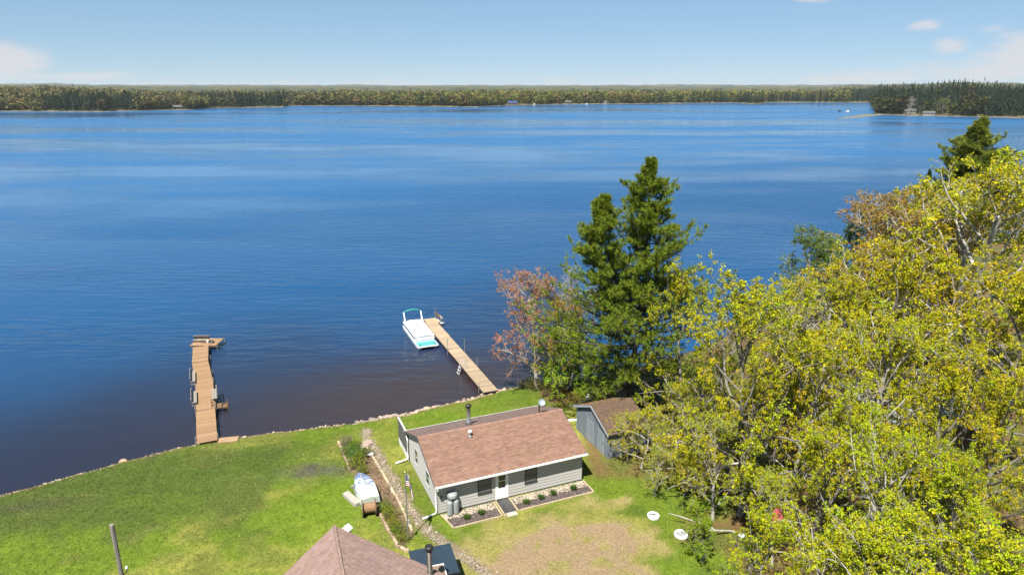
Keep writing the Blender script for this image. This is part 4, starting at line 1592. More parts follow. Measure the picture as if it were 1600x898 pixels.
def shrub_gen(seed, n, r, h, leaf):
    rng = np.random.default_rng(seed)
    d = unit(rng.normal(size=(n, 3)))
    rad = rng.uniform(.45, 1.0, n)[:, None] * (1 + .3 * np.sin(d[:, :1] * 5 + seed) + .25 * np.cos(d[:, 1:2] * 6 + seed))
    pos = d * rad * np.array([r, r, h * .5]) + np.array([0, 0, h * .52])
    pos = pos[pos[:, 2] > .03]
    V, F = leaf_quads(rng, pos, unit(pos - np.array([0, 0, h * .2])), leaf, -.1, 3, leaf * .5)
    tint = np.repeat(rng.uniform(.65, 1.35, (len(pos), 1)), 3, 0) * rng.uniform(.8, 1.2, (len(F), 1)) * np.ones((1, 3))
    ns = 9
    a = rng.uniform(0, 6.28, ns)
    el = rng.uniform(.5, 1.4, ns)
    P = grow(rng, np.zeros((ns, 3)), np.c_[np.cos(a) * np.cos(el), np.sin(a) * np.cos(el), np.sin(el)], np.full(ns, h * .85), 4, .2, .3)
    return tubes(P, np.linspace(1, .4, 4)[None] * np.full((ns, 1), .018), 4), (V, F, tint)


for q in range(3):
    (wv, wf), (lv, lf, lt) = shrub_gen(40 + q, 420, .55, .9, .075)
    PROTO['shrub%d' % q] = (np_mesh('shrub_stems', wv, wf, BARK, smooth_=True), np_mesh('shrub_leaves', lv, lf, LEAF, {'tint': ('FACE', lt)}), .9)


def shrub(x, y, s, label, col, group, k=0, name='garden_shrub', wide=1.0):
    t = thing(name, label, 'shrub', (x, y, zg1(x, y)), random.uniform(0, 6), group)
    t.scale = (s * wide, s * wide, s)
    obj('stem', PROTO['shrub%d' % (k % 3)][0], t)
    tag(obj('foliage', PROTO['shrub%d' % (k % 3)][1], t), color=col)
    return t


def build_beds():
    rng = np.random.default_rng(9)
    specs = (('flower bed', 'left', [(.18, -.12), (4.2, -.12), (4.2, -1.95), (.55, -1.95)], 'stone and mulch flower bed left of the white door', ((1.75, -1.25), (2.85, -1.15))),
             ('flower bed', 'right', [(5.5, -.12), (11.75, -.12), (11.75, -1.8), (5.5, -1.8)], 'long stone and mulch flower bed right of the white door', ((6.4, -1.2), (7.65, -1.05), (8.75, -.95), (10.45, -.95))))
    MUL = mat('mulch', (.085, .062, .055), .95, .4, 9, bump=.6, bscale=25)
    for cat, side, poly, lab, plants in specs:
        p0 = cabin_world(0, 0, 0)
        t = thing('flower_bed', lab, 'flower bed', p0, CA, 'flower beds under the front wall')
        xs, ys = [q[0] for q in poly], [q[1] for q in poly]
        MB().prism([poly[3], poly[2], poly[1], poly[0]], -.15, .035).build('soil', MUL, t)
        # edging timbers
        for a, b in ((poly[0], poly[3]), (poly[3], poly[2]), (poly[2], poly[1])):
            a_, b_ = Vector((*a, 0)), Vector((*b, 0))
            d = b_ - a_
            m = Matrix.Translation(a_) @ Matrix.Rotation(math.atan2(d.y, d.x), 4, 'Z')
            MB().cbox(.05 if a == poly[3] else 0, d.length - (.05 if b == poly[2] else 0), -.05, .05, -.1, .10, .015, m).build('edging_timber', TIMBER, t)
        x0, x1 = min(xs), max(xs)
        n = int((x1 - x0) * 190)
        P = np.c_[rng.uniform(x0 + .1, x1 - .08, n), rng.uniform(-.86, -.12, n), np.full(n, .05)]
        P[:, 1] -= (fbm(P[:, 0] * 2, P[:, 0] * 0, 2) - .3) * .25 * (P[:, 1] < -.7)
        scatter_stones('gravel', None, P, rng.uniform(.03, .075, n), ((.44, .38, .29), (.36, .29, .21), (.50, .45, .37), (.30, .25, .19)), 3, t)
        n = int((x1 - x0) * 160)
        P = np.c_[rng.uniform(x0 + .35, x1 - .08, n), rng.uniform(-1.72, -.85, n), np.full(n, .04)]
        scatter_stones('mulch_chips', None, P, rng.uniform(.02, .055, n), ((.10, .075, .07), (.15, .11, .10), (.07, .05, .045), (.22, .19, .18)), 4, t)
        words = ('small green clump plant nearest the gas cylinders', 'small green clump plant left of the dark walkway') if side == 'left' else ('green clump plant just right of the white door', 'green clump plant second right of the white door', 'green clump plant third right of the white door', 'green clump plant at the cabin right hand corner')
        for k, (x, y) in enumerate(plants):
            p = cabin_world(x, y, .04)
            V, F, T_ = blades(60 + k, 130, .34, .36, .014)
            o = obj('clump_plant', np_mesh('clump_plant', V, F, LEAF, {'tint': ('FACE', T_)}), None, p, CA)
            o.scale = (1, 1, .9 + .1 * k)
            tag(o, words[k], 'plant', 'clump plants in the front beds', color=(.055, .125, .018) if k % 2 else (.075, .125, .02))
    # walkway with its mat and step
    t = thing('walkway', 'dark walkway mat with pale step leading to the white door', 'walkway', cabin_world(4.94, -.1, 0), CA)
    MB().cbox(-.46, .46, -1.62, .02, -.1, .05, .012).build('mat', mat('walk_mat', (.07, .068, .07), .75, .35, 2.2, stain=.3), t)
    MB().cbox(-.40, .40, -2.10, -1.66, -.1, .06, .015).build('step', mat('pale_slab', (.50, .46, .38), .9, .15, 4), t)
    MB().cbox(-.58, -.48, -2.0, .02, -.1, .09, .015).build('edging_timber', TIMBER, t)


build_beds()


# ------------------------------------------------------------------ blue grey shed under the pine
def build_shed():
    g = [at_z(905, 668, 1.5), at_z(950, 716, 1.5)]
    near = g[1]
    LW, DP, E, PK = 5.6, 3.7, 2.35, 3.6          # gable width, ridge length, eave, peak
    t = thing('shed', 'blue grey gabled shed with brown roof under the pine', 'shed', (near[0], near[1], 1.45), CA)
    BG = mat('shed_blue', (.245, .285, .335), .75, .12, 1.6, stretch=(3, 3, .3), stain=.15)
    prof = [(0, 0), (LW, 0), (LW, E), (LW / 2, PK - .05), (0, E)]
    for nm, x0 in (('wall', 0), ('wall', DP - .1)):
        b = MB()
        b.add([(x0, y, z) for y, z in prof] + [(x0 + .1, y, z) for y, z in prof], [(0, 1, 2, 3, 4), (9, 8, 7, 6, 5)] + [(i, 5 + i, 5 + (i + 1) % 5, (i + 1) % 5) for i in range(5)])
        w = b.build(nm, BG, t)
        if x0 == 0:
            y = .02
            rr = random.Random(2)
            while y < LW - .05:
                y1 = min(y + .26, LW)
                ym = (y + y1) / 2
                zt = E + (PK - E) * (1 - abs(ym - LW / 2) / (LW / 2)) - .12
                dd = rr.uniform(.018, .028)
                MB().box(-dd, -.001, y, y1 - .018, .05, zt).build('siding_board', BG, w)
                y = y1
    for y0 in (0, LW - .1):
        MB().box(.1, DP - .1, y0, y0 + .1, 0, E).build('wall', BG, t)
    # two plank doors on the gable end
    for y0, y1, z1 in ((2.55, 3.45, 2.05), (.75, 1.6, 1.95)):
        d = MB()
        d.box(-.055, -.029, y0, y1, .08, z1)
        dr = d.build('door', mat('shed_door', (.30, .345, .40), .7, .12, 2), t)
        for k in (y0 - .075, y1 + .001):
            MB().box(-.062, -.0285, k, k + .074, .06, z1 + .08).build('trim', mat('shed_trim', (.40, .44, .48), .6, .1), dr)
        MB().box(-.085, -.056, y0 + .08, y0 + .11, .95, 1.1).build('handle', BLACKM, dr)
    RM = mat('shed_roof', (.12, .075, .05), .95, .35, 3.5, bump=.5, bscale=20)
    ov, oe = .22, .25
    sl = (PK - E) / (LW / 2)
    r = MB()
    r.slab([(-ov, -oe, E - oe * sl + .05), (DP + ov, -oe, E - oe * sl + .05), (DP + ov, LW / 2, PK + .05), (-ov, LW / 2, PK + .05)], .08)
    r.slab([(-ov, LW / 2, PK + .05), (DP + ov, LW / 2, PK + .05), (DP + ov, LW + oe, E - oe * sl + .05), (-ov, LW + oe, E - oe * sl + .05)], .08)
    roof = r.build('roof', RM, t)
    rk = MB()
    for (p, q) in (((-oe, E - oe * sl), (LW / 2, PK)), ((LW / 2, PK), (LW + oe, E - oe * sl))):
        vs = [(-ov - .03, p[0], p[1] - .12), (-ov - .03, q[0], q[1] - .12), (-ov - .03, q[0], q[1] + .07), (-ov - .03, p[0], p[1] + .07)]
        rk.add(vs + [(a + .028, b, z) for a, b, z in vs], [(3, 2, 1, 0), (4, 5, 6, 7), (0, 1, 5, 4), (1, 2, 6, 5), (2, 3, 7, 6), (3, 0, 4, 7)])
    rk.build('rake_board', mat('shed_rake', (.42, .47, .53), .6, .1), roof)
    rng = np.random.default_rng(3)
    n = 700
    P = np.c_[rng.uniform(0, DP, n), rng.uniform(0, LW, n), np.zeros(n)]
    P[:, 2] = PK + .06 - np.abs(P[:, 1] - LW / 2) * sl
    scatter_stones('fallen_leaves', None, P, rng.uniform(.02, .07, n), ((.25, .13, .05), (.18, .10, .05), (.12, .08, .04)), 8, roof)
    a = rock_mesh('boulder', 77, (.62, .60, .55))
    p = at_z(921, 622, 1.6)
    o = obj('boulder', a, None, (p[0], p[1], zg1(p[0], p[1]) + .25), 1)
    o.scale = (.62, .5, .7)
    tag(o, 'white boulder behind the blue grey shed', 'boulder')
    # a pale plank lying between cabin and shed
    p = at_z(897, 657, 1.5)
    tag(MB().cbox(-.7, .7, -.12, .12, 0, .14, .02).build('garden_plank', WHITE_W, None, (p[0], p[1], zg1(p[0], p[1])), R(10)), 'pale plank lying between the cabin and the blue shed', 'plank')


build_shed()


# ------------------------------------------------------------------ docks
def quad_deck(name, parent, a, b, w, z, seed, tone, board=.14, skew=0.0):
    """cross boards from a to b"""
    rng = np.random.default_rng(seed)
    a, b = Vector((*a, z)), Vector((*b, z))
    d = (b - a)
    L = d.length
    ang = math.atan2(d.y, d.x)
    c = CB()
    n = int(L / board)
    for k in range(n):
        s = (k + .5) * L / n
        p = a + d * (s / L)
        c.box((p.x, p.y, p.z + rng.uniform(-.004, .006)), (L / n - .012, w + rng.uniform(-.03, .03), .04), Matrix.Rotation(ang + rng.uniform(-.006, .006), 3, 'Z'), np.array(tone) * rng.uniform(.78, 1.2) * np.array([1, rng.uniform(.95, 1.04), rng.uniform(.9, 1.05)]))
    o = c.build(name, PLANK, parent)
    o['kind'] = 'stuff'
    side = Vector((-d.y, d.x, 0)).normalized()
    for s in (-1, 1):
        st = MB()
        m = Matrix.Translation(a + side * (s * (w / 2 - .05))) @ Matrix.Rotation(ang, 4, 'Z')
        st.box(.0, L, -.025, .025, -.20, -.024, m)
        st.build('stringer', mat('stringer', (.14, .10, .07), .85, .2), parent)
    return o


POSTM = mat('dock_post', (.38, .37, .35), .5, .2, 5, metal=.3)
OLDWOOD = mat('old_wood', (.34, .30, .25), .85, .25, 4, stretch=(1, 6, 6), bump=.2)
BROWNWOOD = mat('brown_wood', (.20, .115, .055), .8, .25, 4, bump=.2)


def dock_bench(loc, rz, label, L=1.5, back=True):
    t = thing('dock_bench', label, 'bench', loc, rz, 'benches along the left dock')
    for k in range(3):
        MB().cbox(-.22 + k * .15, -.09 + k * .15, -L / 2, L / 2, .40, .445, .008).build('seat_slat', OLDWOOD, t)
    if back:
        for k in range(3):
            MB().cbox(.26, .30, -L / 2, L / 2, .56 + k * .16, .69 + k * .16, .008).build('back_slat', OLDWOOD, t)
    for y in (-L / 2 + .12, L / 2 - .18):
        MB().box(-.2, -.12, y, y + .07, 0, .398).build('leg', OLDWOOD, t)
        MB().box(.2, .258, y, y + .07, 0, 1.04 if back else .398).build('leg', OLDWOOD, t)
        MB().box(-.2, .258, y + .071, y + .12, .32, .398).build('bearer', OLDWOOD, t)
    t.scale = (1, 1, .72)
    return t


def build_left_dock():
    t = thing('wooden_dock', 'long tan plank dock at the left with an L end', 'dock', (0, 0, 0), 0)
    z = .62
    n0 = (at_z(309, 691, z) + at_z(338, 688.5, z)) / 2
    m0 = (at_z(305.5, 598, z) + at_z(333, 598, z)) / 2
    f0 = (at_z(303, 541, z) + at_z(324.5, 542.5, z)) / 2
    W = 1.72
    tone = (.30, .185, .105)
    n0, m0, f0 = n0[:2], m0[:2], f0[:2]
    q1 = n0 + (m0 - n0) * .5
    quad_deck('deck_boards', t, n0, q1, W, z, 1, tone)
    quad_deck('deck_boards', t, q1, m0, W, z + .03, 2, np.array(tone) * 1.03)
    q2 = m0 + (f0 - m0) * .55 + np.array([-.25, 0])
    quad_deck('deck_boards', t, m0, q2, W, z + .01, 3, np.array(tone) * .96)
    quad_deck('deck_boards', t, q2, f0, W, z + .04, 4, np.array(tone) * 1.0)
    # end platform
    a = at_z(303, 536, z)[:2]
    b = at_z(343.5, 535, z)[:2]
    quad_deck('deck_boards', t, a + np.array([-.1, .3]), b + np.array([0, .1]), 2.5, z + .05, 5, np.array(tone) * 1.1)
    rng = random.Random(5)
    side = np.array([1.0, .42])
    side /= np.linalg.norm(side)
    for k, f in enumerate((0.02, .25, .5)):
        p = n0 + (m0 - n0) * f * 2
        for s in (-1, 1):
            q = p + side * s * (W / 2 + .07)
            MB().tube([(q[0], q[1], -2.2), (q[0], q[1], z + rng.uniform(.15, .55))], .045, 8).build('post', POSTM, t)
    for f in (.3, .7, 1.0):
        p = m0 + (f0 - m0) * f
        for s in (-1, 1):
            q = p + side * s * (W / 2 + .07)
            MB().tube([(q[0], q[1], -2.3), (q[0], q[1], z + .02)], .045, 8).build('post', POSTM, t)
    for q in (b + np.array([.1, -1.1]), b + np.array([.1, 1.2])):
        MB().tube([(q[0], q[1], -2.3), (q[0], q[1], z + .05)], .05, 8).build('post', POSTM, t)
    # benches hung along both sides
    ang = math.atan2((m0 - n0)[1], (m0 - n0)[0]) - math.pi / 2
    for px, py, s, lab, L in ((300, 587, 1, 'weathered bench on the left side of the left dock, farther out', 3.1), (302, 619, 1, 'weathered bench on the left side of the left dock, nearer the shore', 3.0), (336, 614, -1, 'weathered bench on the right side of the left dock', 2.6)):
        p = at_z(px, py, z + .35)
        b_ = dock_bench((p[0] + (.1 if s > 0 else -.1), p[1], z + .0), ang + (math.pi if s > 0 else 0), lab, L)
        for yy in (-L / 2 + .2, L / 2 - .2):
            MB().box(-.55, .24, yy, yy + .09, -.16, -.02).build('bracket', OLDWOOD, b_)
    # step frame on the right side
    p = at_z(342, 631, .6)
    t2 = thing('swim_steps', 'brown wooden swim steps on the right side of the left dock', 'steps', (p[0], p[1], .0), ang)
    for k in range(3):
        MB().cbox(-.7 + k * .5, -.25 + k * .5, -.5, .5, .62 - k * .20, .68 - k * .20, .01).build('tread', BROWNWOOD, t2)
    for y in (-.55, .47):
        MB().box(-.7, -.6, y, y + .08, -1.8, 1.0).build('post', BROWNWOOD, t2)
        MB().box(.75, .85, y, y + .08, -1.8, .75).build('post', BROWNWOOD, t2)
        MB().box(-.6, .75, y + .01, y + .07, .36, .45).build('rail', BROWNWOOD, t2)
    # bench and gear on the end platform
    p = at_z(312, 537, z)
    eb = thing('end_bench', 'dark backed bench at the far end of the left dock', 'bench', (p[0], p[1] + .5, z + .08), R(2))
    eb.scale = (.8, .8, .62)
    DKW = mat('dark_wood', (.06, .045, .035), .8, .2)
    for k in range(3):
        MB().cbox(-1.2, 1.2, -.3 + k * .17, -.15 + k * .17, .42, .465, .008).build('seat_slat', OLDWOOD, eb)
    for k in range(4):
        MB().cbox(-1.2, 1.2, .28, .33, .5 + k * .16, .64 + k * .16, .008).build('back_slat', DKW, eb)
    MB().cbox(-1.25, 1.25, .24, .38, 1.14, 1.19, .008).build('top_rail', OLDWOOD, eb)
    for x in (-1.1, 0, 1.0):
        MB().box(x, x + .08, -.26, -.18, 0, .418).build('leg', DKW, eb)
        MB().box(x, x + .08, .2, .278, 0, 1.138).build('leg', DKW, eb)
    p = at_z(325, 536, z)
    pe = thing('fishing_gear', 'small pale bucket and tackle on the end of the left dock', 'bucket', (p[0], p[1], z + .09), 0)
    MB().lathe([(.12, 0), (.15, .3), (.16, .31), (.13, .31), (.11, .02)], 12).build('bucket', WHITE, pe)
    MB().cbox(.3, .75, -.12, .15, 0, .24, .03).build('tackle_box', mat('tackle', (.10, .09, .08), .6, .1), pe)
    MB().tube([(-.6, -.1, .02), (.3, -.25, .06), (.9, -.2, .35)], .02, 6).build('rod', BLACKM, pe)
    # ramp plank by the shore end
    p = at_z(357, 687, .45)
    tag(MB().cbox(-.85, .85, -.45, .45, 0, .10, .015).build('shore_plank', mat('ramp_wood', (.40, .25, .145), .85, .2, 3), None, (p[0], p[1], zg1(p[0], p[1]) + .03), R(12)), 'short tan plank platform on the grass beside the left dock', 'platform')


build_left_dock()


def build_right_dock():
    z = .62
    t = thing('plank_dock', 'long pale plank dock beside the moored pontoon boat', 'dock', (0, 0, 0), 0)
    n0 = (at_z(755, 613, z) + at_z(779, 609.5, z))[:2] / 2
    f0 = (at_z(664, 507, z) + at_z(686, 504, z))[:2] / 2
    W = 1.62
    tone = np.array((.36, .275, .19))
    for k in range(4):
        a, b = n0 + (f0 - n0) * k / 4, n0 + (f0 - n0) * (k + 1) / 4
        quad_deck('deck_boards', t, a, b, W, z + (.02 if k % 2 else 0), 11 + k, tone * (.94 + .05 * k))
    d = (f0 - n0) / np.linalg.norm(f0 - n0)
    s = np.array([-d[1], d[0]])              # towards the left of the dock
    e = f0 + d * 1.0
    quad_deck('deck_boards', t, e - s * 1.1, e + s * 3.4, 2.1, z + .045, 20, tone * 1.12)
    L = np.linalg.norm(f0 - n0)
    for f, sd_, h in ((.06, 1, .5), (.30, -1, 1.05), (.33, 1, .3), (.50, -1, 1.6), (.56, 1, 1.55), (.80, -1, .25), (.80, 1, .2), (1.0, -1, .35), (1.0, 1, .2)):
        q = n0 + d * L * f + s * sd_ * (W / 2 + .05)
        MB().tube([(q[0], q[1], -2.2), (q[0], q[1], z + h)], .036, 8).build('post', POSTM, t)
    for q, h in ((e - s * 1.0 + d * 1.0, 1.5), (e + s * 3.3 + d * 1.0, .3), (e + s * 3.3 - d * .95, .2)):
        MB().tube([(q[0], q[1], -2.2), (q[0], q[1], z + h)], .036, 8).build('post', POSTM, t)
    # aluminium ladder on the boat side
    q = n0 + d * L * .30 + s * (W / 2 + .02)
    ang = math.atan2(s[1], s[0])
    ld = thing('swim_ladder', 'aluminium swim ladder on the side of the right dock', 'ladder', (q[0], q[1], z), ang)
    AL = mat('aluminium', (.62, .63, .64), .35, .1, 4, metal=.5)
    for y in (-.3, .3):
        MB().tube([(-.35, y, .03), (-.3, y, .85), (-.05, y, .95), (.2, y, .8), (.45, y, -.1), (.75, y, -1.2)], .032, 8).build('rail', AL, ld)
    for k in range(4):
        x, zz = .36 + k * .105, .2 - k * .33
        MB().box(x, x + .12, -.3, .3, zz - .02, zz + .02).build('rung', AL, ld)
    # bench on the end
    q = e - s * 1.45 + d * .1
    ang = math.atan2(d[1], d[0])
    bn = thing('slat_bench', 'brown slatted bench at the outer end of the right dock', 'bench', (q[0], q[1], z + .02), ang + math.pi)
    for k in range(3):
        MB().cbox(-.9, .9, -.25 + k * .16, -.11 + k * .16, .42, .46, .008).build('seat_slat', OLDWOOD, bn)
        MB().cbox(-.9, .9, -.36, -.32, .52 + k * .15, .64 + k * .15, .008).build('back_slat', BROWNWOOD, bn)
    for x in (-.8, .72):
        MB().box(x, x + .08, -.318, -.26, -.25, .98).build('leg', BROWNWOOD, bn)
        MB().box(x, x + .08, .12, .2, -.25, .418).build('leg', BROWNWOOD, bn)
    MB().box(-.9, .9, -.35, .3, -.27, -.18).build('base_board', WHITE_W, bn)
    return d, s, z, n0, f0


DD, DS, DZ, DN, DF = build_right_dock()


def build_pontoon():
    # bow towards the shore, along the dock
    bow = (at_z(650, 545, .35) + at_z(679, 541, .35))[:2] / 2
    L, Wd = 8.3, 2.5
    fwd = -DD
    ang = math.atan2(fwd[1], fwd[0])
    c = bow - fwd * L - DS * .4
    t = thing('pontoon_boat', 'white covered pontoon boat with turquoise front deck at the right dock', 'boat', (c[0], c[1], 0), ang)
    TEAL = mat('teal_deck', (.075, .42, .42), .6, .06, 3)
    TEALC = mat('teal_canvas', (.02, .27, .27), .8, .12, 5)
    HULL = mat('pontoon_metal', (.62, .63, .64), .3, .08, 2, metal=.55)
    TARP = mat('white_tarp', (.80, .81, .82), .55, .04, 1.5, bump=.15, bscale=3)
    for y in (-.95, .95):
        m = MB()
        m.tube([(-.1, y, .10), (.0, y, .12), (L - 1.1, y, .12), (L - .45, y, .17), (L - .05, y, .32)], [.22, .31, .31, .26, .05], 14)
        m.build('pontoon', HULL, t, smooth_=True)
    MB().cbox(0, L - .05, -Wd / 2, Wd / 2, .46, .54, .02).build('deck', WHITE, t)
    MB().box(L - 1.55, L - .09, -Wd / 2 + .05, Wd / 2 - .05, .541, .556).build('front_deck', TEAL, t)
    fs = MB()
    for y in (-Wd / 2 - .03, Wd / 2):
        fs.box(0, L - .05, y, y + .03, .40, .56)
    fs.box(L - .05, L, -Wd / 2 - .03, Wd / 2 + .03, .40, .56)
    fs.build('rub_rail', WHITE, t)
    # fence panels
    for y in (-Wd / 2 + .06, Wd / 2 - .09):
        MB().box(.2, L - 1.6, y, y + .03, .58, 1.12).build('side_panel', WHITE, t)
    MB().box(L - 1.63, L - 1.6, -Wd / 2 + .1, Wd / 2 - .1, .58, 1.10).build('front_panel', WHITE, t)
    rl = MB()
    for y in (-Wd / 2 + .12, -.35, .35, Wd / 2 - .12):
        rl.tube([(L - 1.5, y, .55), (L - 1.5, y, 1.0)], .018, 6)
    rl.tube([(L - 1.5, -Wd / 2 + .12, 1.0), (L - 1.5, Wd / 2 - .12, 1.0)], .018, 6)
    rl.build('bow_rail', HULL, t)
    # the cover: crowned sheet with skirts
    nx, ny = 15, 9
    V, F = [], []
    for i in range(nx):
        for j in range(ny):
            u, v = i / (nx - 1), j / (ny - 1)
            x = .1 + u * (L - 1.75)
            y = (v - .5) * (Wd + .06)
            edge = min(u, 1 - u, v, 1 - v)
            zz = 1.16 + .16 * (1 - (2 * v - 1) ** 2) * (.7 + .3 * math.sin(u * 9)) + (.12 if .25 < u < .55 and .3 < v < .7 else 0)
            V.append((x, y, zz))
    for i in range(nx - 1):
        for j in range(ny - 1):
            a = i * ny + j
            F.append((a, a + ny, a + ny + 1, a + 1))
    rim = [i * ny for i in range(nx)] + [(nx - 1) * ny + j for j in range(1, ny)] + [i * ny + ny - 1 for i in range(nx - 2, -1, -1)] + [j for j in range(ny - 2, 0, -1)]
    n = len(V)
    for k, r in enumerate(rim):
        x, y, z_ = V[r]
        V.append((x * 1.004 - .01, y * 1.015, .80 + .05 * math.sin(k * 1.7)))
    for k in range(len(rim)):
        F.append((rim[k], n + k, n + (k + 1) % len(rim), rim[(k + 1) % len(rim)])[::-1])
    MB().add(V, F).build('cover', TARP, t, smooth_=True)
    for x in (2.0, 3.6, 4.2):
        MB().lathe([(.07, 1.40), (.08, 1.44), (.03, 1.47)], 8, (x, .2 - (x - 3) * .25)).build('vent', STEEL, t)
    # folded bimini on two white arms
    for y in (-Wd / 2 + .1, Wd / 2 - .1):
        MB().tube([(1.35, y, 1.1), (.35, y, 2.55)], .07, 8).build('canopy_arm', WHITE, t)
        MB().tube([(.45, y, 1.1), (.55, y, 2.2)], .03, 6).build('canopy_strut', WHITE, t)
    pts = [(.33, -Wd / 2 + .05, 2.5), (.30, -.7, 2.72), (.28, 0, 2.78), (.30, .7, 2.72), (.33, Wd / 2 - .05, 2.5)]
    MB().tube(pts, [.09, .12, .13, .12, .09], 8).build('folded_canopy', TEALC, t, smooth_=True)
    for y in (-.95, .95):
        MB().tube([(L - .35, y, -.3), (L - .35, y, .55)], .03, 6).build('leg_post', HULL, t)
        MB().lathe([(.05, .556), (.07, .60), (.05, .66), (.07, .68)], 8, (L - .3, y)).build('cleat', BLACKM, t)
    m = MB()
    m.cbox(-.45, .02, -.25, .25, .45, 1.15, .06)
    m.box(-.3, -.12, -.08, .08, -.7, .45)
    m.build('outboard_motor', BLACKM, t)


build_pontoon()


# ------------------------------------------------------------------ shore stones
def along_shore(x):
    return np.interp(x, SHORE[:, 0], SHORE[:, 1])


def build_shore_rocks():
    rng = random.Random(8)
    n = 0
    xs = [rng.uniform(-14.6, -.8) for _ in range(95)] + [rng.uniform(-27, -14.6) for _ in range(22)] + [rng.uniform(2, 6) for _ in range(10)] + [-33.3, -29.6, -44]
    for x in sorted(xs):
        y = float(along_shore(x)) + rng.uniform(-.75, .30)
        s = rng.uniform(.13, .30) if x > -14.6 else rng.uniform(.10, .20)
        if x == -33.3:
            s, y = .34, float(along_shore(x)) - .3
        zz = zg1(x, y)
        o = obj('shore_rock', ROCKS[rng.randrange(len(ROCKS))], None, (x, y, max(zz, .02) + s * .2), rng.uniform(0, 6))
        o.scale = (s * rng.uniform(.9, 1.4), s, s)
        o.rotation_euler = (rng.uniform(-.3, .3), rng.uniform(-.3, .3), rng.uniform(0, 6))
        if x == -33.3:
            lab, gr = 'large round tan rock at the water left of the long dock', None
        elif x > 1.5:
            lab, gr = 'small pinkish rock at the brushy point behind the cabin', 'rocks at the brushy point'
        elif x > -14.6:
            lab, gr = 'small pinkish tan rock in the stone edge behind the cabin', 'rocks along the shore behind the cabin'
        else:
            lab, gr = 'small pale rock in the grass edge between the docks', 'rocks along the lawn edge'
        tag(o, lab, 'rock', gr)
    r = np.random.default_rng(6)
    m = 1500
    x = np.concatenate([r.uniform(-15, 0, 1100), r.uniform(-46, -15, 400)])
    y = along_shore(x) + r.normal(-.25, .28, m)
    P = np.c_[x, y, np.maximum(zg(x, y), -.05) + .02]
    scatter_stones('shore_pebbles', 'tan pebbles washed along the near water edge', P, r.uniform(.04, .11, m), ((.40, .30, .22), (.30, .23, .17), (.48, .39, .30)), 12)


build_shore_rocks()


